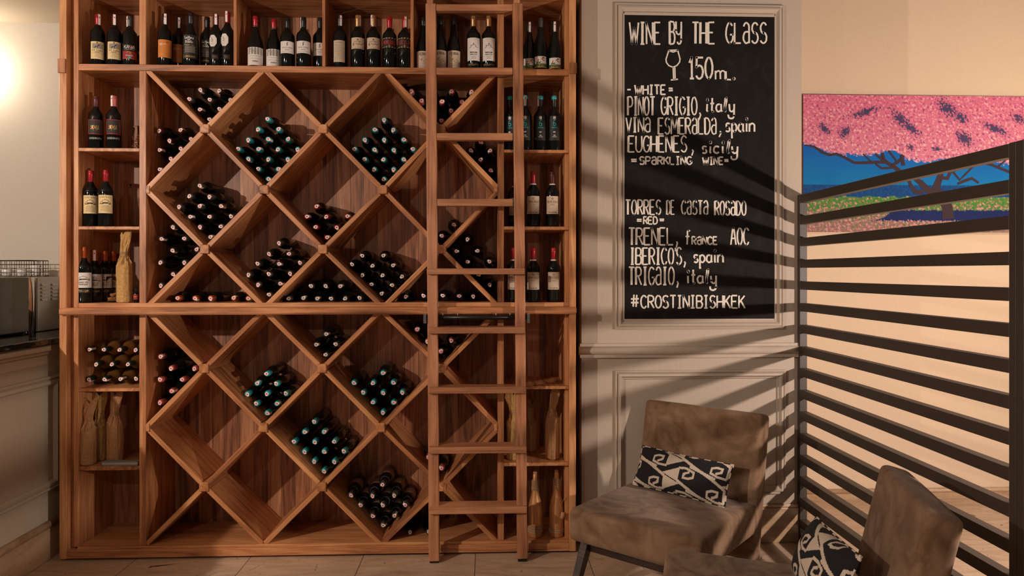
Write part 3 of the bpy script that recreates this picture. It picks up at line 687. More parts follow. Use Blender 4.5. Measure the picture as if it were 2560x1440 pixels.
standing(540, 38, ZS1, 'slim bottle with angular white label, left of the red-capped one', TS, cap='plum', R=.0385, stamp=0, labels=tagw(), Y=4.138)
standing(569, 31, ZS1, 'slim bottle with angular white label and red cap by the divider', TS, cap='red', R=.0385, stamp=-.35, labels=tagw(), Y=4.15)
sta = lambda: [(.01, .36, 1.15, 'white', [('r', 0, .60, 1, 1, 'y'), ('s', [(.2,.9),(.4,.8),(.7,.84)], .0016, 'k'), ('t', 'SHIRAZ', .5, .22, .07, .3, 'k')]+lines(.66, .9, 4, .2, .8, 'k')+lines(.36, .5, 2, .15, .85, 'y')), ]
standing(639, 42, ZS1, 'sloping bottle with red cap and grey-white label, first in the third top bay', TS, style='burgundy', cap='red', frac=.22, band=CAPM['grey'], R=.046, labels=sta())
standing(685, 49, ZS1, 'shorter sloping bottle with red cap and grey-white label, second in its bay', TS, style='burgundy', cap='red', frac=.22, band=CAPM['grey'], R=.046, labels=sta(), Y=4.16)
bird = lambda: [(.26, .50, 1.1, 'white', [('s', [(.46,.62),(.52,.7),(.47,.8),(.55,.9)], .003, 'k'), ('t', 'SAUVIGNON', .5, .46, .10, .66, 'y'), ('r', .12, .12, .88, .14, 'y'), ('t', 'CABERNET', .5, .28, .05, .3, 'y')])]
standing(719, 47, ZS1, 'black-capped bottle with white band label, third in the third top bay', TS, R=.0425, labels=bird())
standing(759, 45, ZS1, 'black-capped bottle with white band label and side stamp, fourth in its bay', TS, R=.0425, labels=bird(), stamp=-1.2)
standing(800, 46, ZS1, 'black-capped bottle with white band label, cut by the divider on its right', TS, R=.0425, labels=bird(), Y=4.20)
torn = [(.09, .50, .85, 'kraft', [('t', 'VINO ROSSO', .5, .9, .05, .6, 'y'), ('s', [(.40,.28),(.46,.5),(.46,.34),(.56,.36)], .004, 'g')]+lines(.1, .78, 12, .1, .9, 'y'), -.1)]
standing(850, 41, ZS1, 'bottle with torn beige text label, first in the fourth top bay', TS, R=.043, stamp=.35, labels=torn)
scr = lambda: [(.34, .55, 1.05, 'kraft', [('s', [(.5,.72),(.46,.86),(.54,.82),(.5,.72)], .002, 'k'), ('t', 'PINOT NOIR', .45, .62, .09, .5, 'y'), ('s', [(.15,.38),(.25,.5),(.2,.28),(.4,.46),(.5,.34),(.6,.46),(.72,.36),(.86,.5)], .0022, 'k'), ('r', .04, .08, .96, .12, 'g')])]
standing(895, 40, ZS1, 'gold-capped bottle with beige script label, left one of two', TS, cap='gold', frac=.22, R=.0425, stamp=.9, labels=scr())
standing(934, 40, ZS1, 'gold-capped bottle with beige script label, right one of two', TS, cap='gold', frac=.22, R=.0425, stamp=-.8, labels=scr())
def itl(t): return [(.38, .57, 1.25, 'black', [('r', 0, .9, 1, .98, 'g'), ('r', 0, .0, 1, .08, 'g'), ('t', t, .5, .52, .32, .8, 'r'), ('r', .46, .14, .54, .24, 'g')])]
standing(974, 44, ZS1, 'red-capped bottle with black label between gold bands, left one of two', TS, cap='red', frac=.22, R=.0425, labels=itl('VALPOLICELLA'))
standing(1012, 44, ZS1, 'red-capped bottle with black label between gold bands, by the divider', TS, cap='red', frac=.22, R=.0425, stamp=.3, labels=itl('SICILIA'))
ter = lambda: [(.01, .335, 1.1, 'kraft', [('t', '-TERRA-', .5, .82, .15, .74, 'k'), ('s', [(.25,.5),(.45,.55),(.4,.45),(.7,.5),(.5,.4),(.75,.4),(.55,.3)], .0018, 'k'), ('r', .1, .12, .9, .135, 'y')])]
standing(1058, 45, ZS1, 'sloping bottle with cream text label, seen left of the ladder stile', TS, style='burgundy', R=.042, frac=.16, labels=ter(), Y=4.16)
standing(1100, 42, ZS1, 'sloping bottle with cream text label, just right of the ladder stile', TS, style='burgundy', R=.042, frac=.16, labels=ter(), Y=4.14)
standing(1135, 42, ZS1, 'sloping bottle with cream text label, second inside the ladder frame', TS, style='burgundy', R=.0415, frac=.16, labels=ter(), Y=4.15)
cas = lambda: [(.14, .56, 1.0, 'white', [('s', [(.2,.56),(.34,.6),(.3,.68),(.45,.66),(.5,.76),(.56,.68),(.66,.66),(.64,.6),(.82,.58)], .002, 'k'), ('s', [(.2,.54),(.5,.56),(.8,.52)], .0016, 'y'), ('t', 'MONTEPULCIANO', .5, .36, .05, .5, 'k'), ('t', 'ABRUZZO', .5, .27, .045, .5, 'k'), ('s', [(.06,.96),(.94,.96)], .001, 'y')]+lines(.08, .18, 3)), (.04, .09, .9, 'black', [('s', [(.1,.5),(.3,.8),(.5,.3),(.7,.8),(.9,.5)], .002, 'g')], 0, 'rect', 'lower_label')]
standing(1184, 41, ZS1, 'bottle with tall white drawing label and gold neck, left one inside ladder', TS, cap='gold', frac=.2, R=.043, labels=cas())
standing(1222, 41, ZS1, 'bottle with tall white drawing label and gold neck, right one inside ladder', TS, cap='gold', frac=.2, R=.043, labels=cas())
gre = lambda: [(.03, .25, .95, 'green', [('r', .06, .35, .94, .97, 'w'), ('s', [(.3,.45),(.36,.7),(.6,.75),(.75,.6),(.5,.5)], .005, 'r'), ('r', .2, .38, .5, .5, 'n'), ('r', .62, .78, .8, .9, 'b'), ('t', 'JUMBO', .5, .2, .16, .7, 'g'), ('r', 0, .02, 1, .08, 'g')])]
standing(1323, 58, ZS1, 'sparkling bottle with colorful green-edged label, leftmost of the top right three', TS, style='champagne', R=.044, frac=.24, cap='green', labels=gre(), Y=4.17, stamp=.2)
standing(1351, 47, ZS1, 'sparkling bottle with colorful green-edged label, middle and tallest of three', TS, style='champagne', R=.044, frac=.24, cap='grey', labels=gre(), Y=4.14, gmat=GLASS)
standing(1387, 57, ZS1, 'sparkling bottle with colorful green-edged label, rightmost of the top right three', TS, style='champagne', R=.044, frac=.24, cap='green', labels=gre(), Y=4.15, stamp=0)
# left column
sen = lambda: [(.26, .54, 1.1, 'red', [('r', .04, .06, .90, .95, 'k'), ('s', [(.08,.14),(.86,.14),(.86,.86),(.08,.86),(.08,.14)], .001, 'g'), ('t', 'SENSI', .47, .48, .2, .46, 'g'), ('s', [(.2,.36),(.4,.28),(.6,.3),(.7,.4)], .0016, 'g')]), (.16, .21, .95, 'black', [('t', 'CHIANTI', .5, .5, .5, .85, 'w')], 0, 'rect', 'lower_label')]
standing(240, 242, ZSH['l1'], 'bottle with black and red framed label, dark cap, left of the pair', 'framed-label pair on the left shelf', cap='plum', R=.041, labels=sen())
standing(285, 241, ZSH['l1'], 'bottle with black and red framed label, rosy cap, right of the pair', 'framed-label pair on the left shelf', cap='pink', R=.041, labels=sen(), stamp=-.7)
cha = lambda: [(.23, .55, .98, 'cream', HOUSE+[('t', 'CHATEAU', .5, .88, .07, .7, 'b')]+lines(.12, .4, 5, .2, .8, 'b'))]
standing(227, 424, ZSH['l2'], 'red-capped bottle with cream estate label, left of the pair by the decanter', 'estate-label pair on the left shelf', cap='red', R=.0425, labels=cha(), Y=4.16)
standing(265, 424, ZSH['l2'], 'red-capped bottle with cream estate label, right of the pair by the decanter', 'estate-label pair on the left shelf', cap='red', R=.0425, labels=cha(), Y=4.135)
chw = lambda: [(.27, .54, 1.15, 'white', [(i[0],)+tuple(i[1:]) for i in HOUSE]+[('t', 'GRAND VIN', .5, .36, .1, .5, 'b'), ('t', 'BORDEAUX', .5, .22, .08, .44, 'k')]), (.18, .25, .9, 'black', [('t', 'Rouge', .5, .6, .5, .7, 'g')], 0, 'rect', 'lower_label')]
standing(210, 618, ZLT, 'copper-capped bottle with white estate label, leftmost on the ledge', 'copper capped bottles on the ledge', cap='orange', R=.0435, labels=chw())
standing(237, 619, ZLT, 'bottle with white stamp on its neck, just behind the leftmost ledge bottle', 'copper capped bottles on the ledge', cap='orange', R=.0425, labels=chw(), Y=4.215, stamp=0, h=.312)
standing(262, 621, ZLT, 'copper-capped bottle on the ledge, third in the overlapping row', 'copper capped bottles on the ledge', cap='orange', R=.0425, labels=chw(), Y=4.29, h=.312)
standing(283, 622, ZLT, 'copper-capped bottle on the ledge, fourth in the overlapping row', 'copper capped bottles on the ledge', cap='orange', R=.0425, labels=chw(), Y=4.375, h=.312)
standing(305, 622, ZLT, 'copper-capped bottle at the back of the ledge behind the wrapped bottle', 'copper capped bottles on the ledge', cap='orange', R=.0405, labels=(), Y=4.425, h=.31)
# right column
six = lambda: [(.18, .62, .8, 'black', [('s', [(.42,.86),(.40,.97),(.47,.90),(.5,.99),(.53,.90),(.60,.97),(.58,.86),(.42,.86)], .003, 'w'), ('t', '6', .5, .70, .22, .22, 't'), ('t', 'INSOGLIO', .5, .52, .05, .5, 't'), ('t', 'BRUT', .5, .34, .05, .2, 'w'), ('r', .3, .13, .7, .145, 'w'), ('t', 'DRY', .5, .2, .04, .16, 'w')])]
for x, Y, st, lb in ((1274, 4.16, None, 'teal-capped bottle with turquoise numeral, left of the ladder stile'), (1313, 4.14, .1, 'teal-capped bottle with turquoise numeral, partly behind the ladder stile'), (1351, 4.145, -.9, 'teal-capped bottle with turquoise numeral and stamp at left, third of four'), (1386, 4.14, None, 'teal-capped bottle with turquoise numeral, rightmost of four')):
    r = standing(x, 236, ZSH['r1'], lb, 'turquoise numeral bottles on the right shelf', style='bordeaux', cap='black', R=.0405, Y=Y, labels=six(), stamp=st)
    hh = max(.27, min(.335, at(x, 236, Y).z-ZSH['r1'])); mb = MB(); mb.smooth = True
    mb.lathe([(.0166, hh-.022), (.0176, hh-.021), (.0176, hh-.006), (.015, hh+.002), (0, hh+.002)], 20, cap=False); mb.build('cap_band', CAPM['teal'], r)
val = lambda: [(.23, .55, 1.0, 'kraft', [('s', [(.45,.9),(.45,.83),(.5,.79),(.55,.83),(.55,.9),(.45,.9)], .002, 'b'), ('t', 'VALPOLICELLA', .5, .69, .10, .82, 'b'), ('r', .1, .6, .9, .61, 'b'), ('t', 'Classico', .5, .52, .05, .3, 'y'), ('t', 'Corte del Sole', .5, .09, .06, .6, 'k')])]
def val_set(shelf, z, ys, spec):
    for x, Y, lb, cp in spec:
        r = standing(x, ys, z, lb, 'red-necked bottles on the right shelves', cap=cp, frac=.21, R=.0425, Y=Y, labels=val())
        hh = max(.27, min(.335, at(x, ys, Y).z-z)); mb = MB(); mb.smooth = True
        mb.lathe([(.0165, hh*.745), (.0195, hh*.742), (.0180, hh*.785), (.0160, hh*.786)], 20, cap=False); mb.build('neck_band', LABC['white'], r)
val_set('r2', ZSH['r2'], 428, [(1287, 4.26, 'red-necked beige-label bottle on the upper shelf, mostly hidden by the ladder', 'plum'), (1333, 4.14, 'red-necked beige-label bottle on the upper shelf, middle one', 'red'), (1381, 4.145, 'red-necked beige-label bottle on the upper shelf, right one', 'plum')])
val_set('ledge', ZLT, 620, [(1284, 4.16, 'red-necked beige-label bottle on the ledge, left of the ladder stile', 'red'), (1333, 4.14, 'red-necked beige-label bottle on the ledge, middle one', 'red'), (1384, 4.145, 'red-necked beige-label bottle on the ledge, right one', 'red')])

# ------------------------------------------------------------------ paper-wrapped and gold bottles
def crinkle(amp, sc, seed):
    def fn(p, a):
        n = noise.noise(Vector((math.cos(a)*sc, math.sin(a)*sc, p.z*22+seed)))+.6*noise.noise(Vector((math.cos(a)*sc*2.6, math.sin(a)*sc*2.6, p.z*60+seed)))
        k = 1+amp*n
        return Vector((p.x*k, p.y*k, p.z+.004*n))
    return fn
def wrapped(x, zs, Y, hpx, label, mat, R=.043, seed=0, twine=True, lean=(0, 0), top=.03, flare=.6):
    p = at(x, hpx, Y); h = p.z-zs
    r = thing('wrapped_bottle', (p.x, Y, zs+.001), label, 'wrapped bottle', 'paper wrapped bottles')
    nk = h*.70
    prof = [(0, .002), (R*.9, .001), (R, .008), (R*1.01, .3*h), (R, .52*h), (R*.9, .57*h), (R*.66, .62*h), (.025, .66*h), (.021, nk), (.022, .76*h), (.025, .84*h), (.026, .92*h), (.023, .985*h), (.019, h)]
    base = crinkle(.10, 2.2, seed); rough = crinkle(.34, 2.6, seed+5)
    def fn(q, a):
        q = base(q, a) if q.z < h*.55 else rough(q, a); t = max(0, (q.z-nk)/(h-nk))
        return Vector((q.x*(1+.25*t)+t*lean[0]+t*.010*math.sin(3*a+seed), q.y*(1-.45*t)+t*lean[1], q.z+t*.022*math.sin(2*a+seed)))
    mb = MB(); mb.lathe(prof, 40, fn, cap=False)
    mb.sm = [False]*len(mb.sm)
    mb.build('paper_wrap', mat, r)
    if twine:
        tw = MB()
        for i in range(5):
            z = nk-.012+i*.0055; tw.tube([(.0235*math.cos(t), .0235*math.sin(t), z+.001*math.sin(3*t+i)) for t in [2*PI*j/18 for j in range(18)]], .0022, 5, True)
        tw.build('twine', TWINE, r)
    return r
wrapped(311, ZLT, 4.15, 583, 'wrapped bottle in gold-toned printed paper tied at the neck, on the ledge', NEWS, .042, 3, True, (.012, 0))
wrapped(221, ZSH['l4'], 4.14, 1004, 'wrapped bottle in crumpled kraft paper, front left on the lower left shelf', KRAFT, .043, 8, False, (.01, 0))
wrapped(250, ZSH['l4'], 4.235, 984, 'wrapped bottle in patterned gold paper, middle on the lower left shelf', NEWS, .036, 14, False, (0, 0))
wrapped(287, ZSH['l4'], 4.20, 983, 'wrapped bottle in smooth kraft paper, right on the lower left shelf', KRAFT, .045, 21, True, (.012, 0))
wrapped(1381, ZSH['r4'], 4.17, 975, 'wrapped bottle in plain kraft paper tied with twine, lower right shelf', KRAFT, .043, 30, True, (.02, 0))
wrapped(1283, ZSH['r4'], 4.17, 984, 'wrapped bottle glimpsed between divider and ladder on the lower right shelf', NEWS, .040, 37, True, (-.02, 0))
wrapped(1325, ZSH['r4'], 4.36, 1004, 'wrapped bottle in the shade beside the ladder, back of lower right shelf', KRAFT, .042, 44, False)
def gold_bottle(x, ytop, label, cork):
    Y = 4.15; p = at(x, ytop, Y); h = p.z-ZF-.002
    r = thing('gold_bottle', (p.x, Y, ZF+.001), label, 'bottle', 'gold painted bottles')
    link('bottle_glass', glass_mesh('champagne', .044, h*.97, GOLD), r)
    mb = MB(); mb.smooth = True; mb.lathe([(.012, h*.96), (.0125, h*1.0), (0, h*1.002)], 14, cap=False); mb.build('stopper', CORK, r)
    for z0, n, rr, nm in ((h*.72, 15, .0185, 'neck_twine'), (h*.075, 11 if not cork else 5, .0455, 'body_twine')):
        tw = MB()
        for i in range(n):
            z = z0+i*.0042; q = rr+(.003*(1-i/n) if nm == 'neck_twine' else 0)
            tw.tube([(q*math.cos(t), q*math.sin(t), z+.0012*math.sin(2*t+i*1.7)) for t in [2*PI*j/22 for j in range(22)]], .0024, 5, True)
        tw.build(nm, TWINE, r)
    if cork:
        tw = MB(); tw.tube([(-.012, -.018, h*.86), (-.008, -.030, h*.74), (.010, -.046, h*.55), (.024, -.048, h*.46), (.028, -.050, h*.40)], .0016, 5)
        tw.tube([(.018, -.047, h*.50), (.034, -.05, h*.56), (.046, -.052, h*.63)], .0014, 5); tw.build('hanging_string', TWINE, r)
        mb = MB(); mb.smooth = True; mb.tube([(.036, -.056, h*.40), (.026, -.058, h*.31)], .012, 14); mb.build('cork_tag', CORK, r)
gold_bottle(1338, 1179, 'gold-painted bottle with twine bands, beside the ladder foot', False)
gold_bottle(1391, 1174, 'gold-painted bottle with a cork hanging on a string, by the stile', True)
# glassware
def lathe_thing(name, x, Y, zs, prof, mat, label, cat, part):
    r = thing(name, (ax(x, Y), Y, zs+.001), label, cat); mb = MB(); mb.smooth = True; mb.lathe(prof, 32, cap=False); mb.build(part, mat, r); return r
lathe_thing('decanter', 338, 4.22, ZSH['l2'], [(0, .004), (.05, .002), (.066, .008), (.070, .022), (.060, .05), (.036, .085), (.021, .125), (.018, .175), (.020, .22), (.030, .262), (.0285, .262), (.0185, .22), (.0165, .175), (.0195, .125), (.034, .087), (.058, .052), (.068, .024), (.064, .011), (0, .009)], CLEAR, 'clear glass decanter with wide base beside the estate-label bottles', 'decanter', 'glass_body')
j = lathe_thing('glass_jar', 343, 4.20, ZSH['l1'], [(0, .004), (.036, .003), (.040, .01), (.040, .10), (.03, .12), (.026, .13), (.026, .15), (.0245, .15), (.0245, .13), (.0285, .119), (.0385, .10), (.0385, .012), (0, .009)], CLEAR, 'small clear glass jar of beads behind the divider, second left shelf', 'jar', 'glass_body')
mb = MB(); rr = random.Random(5)
for i in range(60):
    a = rr.uniform(0, 2*PI); q = .03*math.sqrt(rr.random()); c = Vector((q*math.cos(a), q*math.sin(a), .016+.08*rr.random()))
    mb.lathe([(0, c.z-.005), (.005, c.z), (0, c.z+.005)], 6, lambda p, t, c=c: Vector((p.x+c.x, p.y+c.y, p.z)), cap=False)
o = mb.build('bead_filling', CORK, j); o['kind'] = 'stuff'
v = lathe_thing('glass_vase', 281, 4.13, ZLT, [(0, .004), (.022, .003), (.026, .01), (.033, .06), (.035, .11), (.030, .155), (.0288, .155), (.0335, .11), (.0315, .06), (.0245, .012), (0, .009)], CLEAR, 'clear glass vase of corks in front of the copper-capped bottles', 'vase', 'glass_body')
for k, (dx, dy, dz, t) in enumerate(((-.008, -.004, .024, .3), (.009, .004, .026, 1.2), (0, -.006, .044, 2.2), (.006, .006, .048, .9))):
    mb = MB(); mb.smooth = True; mb.tube([(dx-.012*math.cos(t), dy-.008*math.sin(t), dz-.004), (dx+.012*math.cos(t), dy+.008*math.sin(t), dz+.004)], .0085, 10); mb.build('cork', CORK, v)
r = thing('miniature_bottle', (ax(341, 4.13), 4.13, ZLT+.001), 'tiny bottle with red label at the right end of the ledge shelf', 'bottle')
mb = MB(); mb.smooth = True; mb.lathe([(0, 0), (.015, 0), (.016, .004), (.016, .055), (.007, .075), (.006, .098), (0, .1)], 18, cap=False); mb.build('bottle_glass', GLASS, r)
add_label(r, .016, .018, .048, 1.0, 'red', [('r', .2, .5, .8, .6, 'g')])
z4 = ZSH['l4']; a = at(254, 1163, 4.105); b = ax(346, 4.105)
bk = thing('grey_book', ((a.x+b)/2, 4.12, z4), 'thin grey book lying flat in front of the wrapped bottles', 'book')
part_box('cover', plain('grey_cover', srgb(128, 124, 122), .6), bk, (a.x, 4.098, z4+.0005), (b-.002, 4.142, z4+.006), .001); part_box('page_block', plain('book_pages', srgb(170, 164, 156), .8), bk, (a.x+.002, 4.102, z4+.006), (b-.003, 4.142, z4+.020), .001)
part_box('cover', plain('grey_cover', srgb(128, 124, 122), .6), bk, (a.x, 4.098, z4+.020), (b-.002, 4.142, z4+.024), .001)

# ================================================================== CHALKBOARD
YBD = YP-.012
a, b = at(1561, 38, YBD), at(1936, 798, YBD); zt, zb = at(1750, 40, YBD).z, at(1750, 797, YBD).z
cb = thing('chalkboard', ((a.x+b.x)/2, YBD, zb), 'tall black chalkboard wine list framed on the panelled wall', 'chalkboard')
part_box('board_panel', BOARD, cb, (a.x, YBD, zb), (b.x, YP-.001, zt), 0)
for nm, p, q in (('edging', (a.x-.010, YBD-.004, zb-.01), (a.x, YP-.001, zt+.01)), ('edging', (b.x, YBD-.004, zb-.01), (b.x+.010, YP-.001, zt+.01)), ('edging', (a.x, YBD-.004, zt), (b.x, YP-.001, zt+.018)), ('edging', (a.x, YBD-.004, zb-.012), (b.x, YP-.001, zb))):
    part_box(nm, GREIGE, cb, p, q, .002)
def chalk(items, name='chalk_writing', wpx=4.2, double=False):
    for text, x0, x1, yt, yb in items:
        mb = MB(); YS = YBD-.0015
        st, tot = strokes(text); lw = (x1-x0)/tot; wq = min(wpx, .36*lw) if len(text) > 1 else wpx
        for q, pl in enumerate(st):
            mp = lambda x, y: at(x, y, YS-.00012*q)-cb.location
            P = [(x0+x/tot*(x1-x0)+random.uniform(-.4, .4), yb-y*(yb-yt)+random.uniform(-.4, .4)) for x, y in pl]
            if double and len(pl) == 2 and abs(pl[0][0]-pl[1][0]) < .02 and abs(pl[0][1]-pl[1][1]) > .8:
                ribbon(mb, P, wq+min(2.2, .12*lw), mp)
            else: ribbon(mb, P, wq, mp)
        mb.build(name, CHALK, cb)
chalk([('WINE', 1574, 1651, 56, 110), ('BY', 1674, 1703, 54, 110), ('THE', 1731, 1786, 56, 109), ('GL@SS', 1815, 1917, 57, 108)], double=True)
chalk([('150', 1722, 1781, 144, 196)], wpx=5); chalk([('m', 1789, 1813, 160, 198), ('L', 1815, 1828, 178, 199), ('.', 1832, 1839, 170, 199)], wpx=4)
g = [[(1672,126),(1665,148),(1666,156),(1672,164),(1682,168),(1692,164),(1699,155),(1700,147),(1694,125),(1672,126)], [(1672,127),(1683,130),(1694,126)], [(1683,168),(1684,199)], [(1687,168),(1688,199)], [(1677,200),(1695,198)]]
mb = MB()
for pl in g: ribbon(mb, pl, 3.4, lambda x, y: at(x, y, YBD-.0015)-cb.location)
mb.build('chalk_glass_drawing', CHALK, cb)
chalk([('-', 1568, 1577, 212, 236), ('WHITE', 1587, 1664, 213, 236), ('=', 1672, 1682, 212, 236)])
chalk([('PINOT', 1570, 1637, 242, 288), ('GRIGIO', 1653, 1742, 243, 287), (',', 1744, 1756, 243, 287)], double=True, wpx=3.8); chalk([('italy', 1764, 1837, 245, 279)], wpx=4.4)
chalk([('VIN@', 1565, 1626, 294, 330), ('ESMER@LD@', 1646, 1791, 295, 335), (',', 1794, 1808, 295, 332)], double=True, wpx=3.6); chalk([('spain', 1814, 1887, 292, 329)], wpx=4.4)
chalk([('EUGHENES', 1571, 1717, 340, 380), (',', 1726, 1738, 340, 378)], double=True, wpx=3.6); chalk([('sicily', 1755, 1845, 352, 383)], wpx=4.4)
chalk([('=', 1578, 1592, 391, 411), ('SP@RKLING', 1599, 1729, 392, 411), ('WINE', 1757, 1808, 393, 411), ('=', 1811, 1821, 392, 411)], wpx=3.8)
chalk([('TORRES', 1564, 1652, 500, 536), ('DE', 1667, 1686, 501, 536), ('C@ST@', 1704, 1770, 502, 536), ('ROS@DO', 1787, 1865, 503, 538)], double=True, wpx=3.6)
chalk([('=', 1592, 1604, 542, 560), ('RED', 1609, 1643, 542, 560), ('=', 1649, 1660, 541, 559)], wpx=3.4)
chalk([('TRENEL', 1572, 1683, 570, 612), (',', 1688, 1697, 570, 608), ('AOC', 1827, 1872, 570, 612)], double=True, wpx=3.8); chalk([('f', 1714, 1726, 576, 610), ('R@NCE', 1730, 1793, 592, 611)], wpx=3.8)
chalk([('IBERICO', 1576, 1684, 620, 661), ("'", 1687, 1692, 619, 659), ('S', 1691, 1704, 619, 661), (',', 1707, 1718, 620, 658)], double=True, wpx=3.8); chalk([('spain', 1734, 1808, 622, 656)], wpx=4.4)
chalk([('TRIG@IO', 1572, 1685, 668, 712), (',', 1689, 1700, 668, 708)], double=True, wpx=3.8); chalk([('italy', 1716, 1792, 674, 708)], wpx=4.4)
chalk([('#', 1577, 1597, 737, 767), ('CROSTINIBISHKEK', 1602, 1862, 739, 770)], wpx=4.0)

# ================================================================== PAINTING
YPT = YR-.035
p0 = at(2008, 237, YPT); X0 = p0.x; X1 = ax(2860, YPT); Z1, Z0 = az(237, YPT, 2100), az(580, YPT, 2300)
pt = thing('painting', ((X0+X1)/2, YPT, Z0), 'wide painting of a pink blossoming tree by the blue sea', 'painting')
part_box('canvas_frame', plain('canvas_edge', srgb(120, 84, 72), .8), pt, (X0, YPT+.002, Z0), (X1, YR, Z1), .002)
NX, NZ = 420, 150; verts = []; cols = []
nz = lambda x, y, s, o=0: noise.noise(Vector((x*s, y*s, o)))
LIN = lambda r, g, b: srgb(r, g, b)[:3]
GAPS = [(2160,280,38,9,-.3),(2250,295,30,12,.7),(2275,318,34,10,.6),(2368,270,30,16,.7),(2400,290,22,12,.5),(2062,322,20,10,.6),(2112,330,14,16,.9),(2490,320,36,9,.4),(2410,345,26,14,.7),(2545,292,20,10,.5),(2276,368,10,6,0),(2342,370,14,5,0),(2640,300,30,12,.5)]
EDGE = [(2000,360),(2060,376),(2110,386),(2170,386),(2215,374),(2235,372),(2260,392),(2290,402),(2340,398),(2430,392),(2480,402),(2530,404),(2870,400)]
def pcol(x, y):
    big = nz(x, y, .02); fine = nz(x, y, .17, 3)+.7*nz(x, y, .37, 9); fine2 = nz(x, y, .21, 20)
    for (xa, ya), (xb, yb) in zip(EDGE, EDGE[1:]):
        if xa <= x <= xb: edge = ya+(yb-ya)*(x-xa)/(xb-xa)+6*big+9*fine
    if y < edge:
        g = 0
        for cx, cy, rx, ry, an in GAPS:
            dx, dy = x-cx, y-cy; ca, sa = math.cos(an), math.sin(an); u = (dx*ca+dy*sa)/(rx*1.45); v = (-dx*sa+dy*ca)/(ry*1.6)
            g = max(g, 1.15-math.sqrt(u*u+v*v))
        lo = (y-237)/150
        if .95*g+.75*fine > .62 and g > .1: return LIN(82, 62, 104) if fine2 > -.1 else LIN(60, 70, 90)
        if fine > .35: return LIN(240, 168+20*lo, 176+10*lo)
        if fine < -.45: return LIN(148, 66, 112)
        k = .5+.5*fine2; return LIN(206+18*k, 98+26*k+14*lo, 130+18*k+10*lo)
    sea = 463; grass = 492+5*nz(x, 0, .05)
    if y < sea: return LIN(14+8*big, 120-22*(sea-y)/90+6*big, 182)
    if y < grass: return LIN(18, 72+20*fine, 132+26*fine)
    gx = (y-grass)/80
    if 525 < y+4*fine < 552+2*big and abs(x-2400+(y-530)*2)-60*big < 165+60*(1 if x > 2400 else 0): return LIN(22+30*max(0, fine), 40, 92+30*fine2)
    if fine2*.8+fine*.5+.9*gx < .38: return LIN(86+60*fine, 134+30*fine2, 58)
    if fine > .25: return LIN(214, 150, 148)
    return LIN(150+40*fine2, 116+24*fine, 108) if fine2 > -.2 else LIN(120, 124, 84)
for j in range(NZ+1):
    y = 237+(580-237)*j/NZ
    for i in range(NX+1):
        x = 2008+(2860-2008)*i/NX
        verts.append((ax(x, YPT)-pt.location.x, 0, (Z1-(Z1-Z0)*j/NZ)-Z0)); cols.append(pcol(x, y))
faces = [(j*(NX+1)+i, (j+1)*(NX+1)+i, (j+1)*(NX+1)+i+1, j*(NX+1)+i+1) for j in range(NZ) for i in range(NX)]
me = bpy.data.meshes.new('canvas'); me.from_pydata(verts, [], faces); me.update()
ca = me.color_attributes.new('paint', 'FLOAT_COLOR', 'POINT')
ca.data.foreach_set('color', [c for q in cols for c in (q[0], q[1], q[2], 1.0)])
q = NT('painted_canvas'); at_ = q.n('ShaderNodeVertexColor', layer_name='paint'); q.l(at_.outputs[0], q.b.inputs['Base Color']); q.set(Roughness=.7, Specular_IOR_Level=.2)
me.materials.append(q.m); link('canvas', me, pt)
mb = MB(); cx = lambda x, y: (1980+x/3.6, 200+y/3.6)
TREE = [([(115,585),(200,600),(270,650),(340,675),(400,665),(480,700),(560,745),(650,745),(760,740),(850,740)], [3,5,6,6,6,6,6,7,7,7]),
 ([(800,680),(850,740),(930,790),(1000,850),(1070,905)], [5,8,10,10,10]), ([(1040,870),(1065,940),(1110,1010),(1180,1010)], [7,8,10,10]), ([(1095,880),(1160,925),(1220,990),(1300,1020)], [8,13,15,18]),
 ([(1352,800),(1330,880),(1300,960),(1310,1020),(1370,1080),(1400,1150),(1405,1250)], [9,14,17,24,24,24,27]), ([(1340,880),(1400,885),(1425,830),(1500,795),(1620,780),(1700,740),(1800,765),(1950,825),(2150,880)], [8,9,7,6,6,6,6,6,7]),
 ([(1440,815),(1510,900),(1560,850),(1640,770)], [5,5,4,4]), ([(1490,935),(1560,905),(1620,885),(1680,925)], [5,7,6,5]), ([(1860,775),(1925,720)], [4,3]), ([(640,665),(720,740)], [3,3]), ([(750,665),(830,735)], [4,5]),
 ([(815,655),(835,735)], [5,6]), ([(870,635),(950,740)], [4,4]), ([(900,770),(960,735),(1010,680)], [6,7,4]), ([(985,670),(1005,770)], [6,8]), ([(755,755),(810,795),(900,790)], [4,5,5]), ([(2150,880),(2400,800),(2700,780)], [7,6,4])]
for kb, (pl, ws) in enumerate(TREE):
    P = [cx(*p) for p in pl]; o = len(mb.v); n = len(P)
    for i in range(n):
        a, b = P[max(i-1, 0)], P[min(i+1, n-1)]; dx, dy = b[0]-a[0], b[1]-a[1]; d = math.hypot(dx, dy) or 1; w_ = ws[i]*.55
        for s in (1, -1):
            v = at(P[i][0]-dy/d*w_*s, P[i][1]+dx/d*w_*s, YPT-.0012-.0002*kb); mb.v.append(tuple(v-pt.location))
    for i in range(n-1): mb.face([o+2*i, o+2*i+1, o+2*i+3, o+2*i+2])
mb.build('painted_branches', plain('branch_paint', srgb(52, 26, 36), .7), pt)

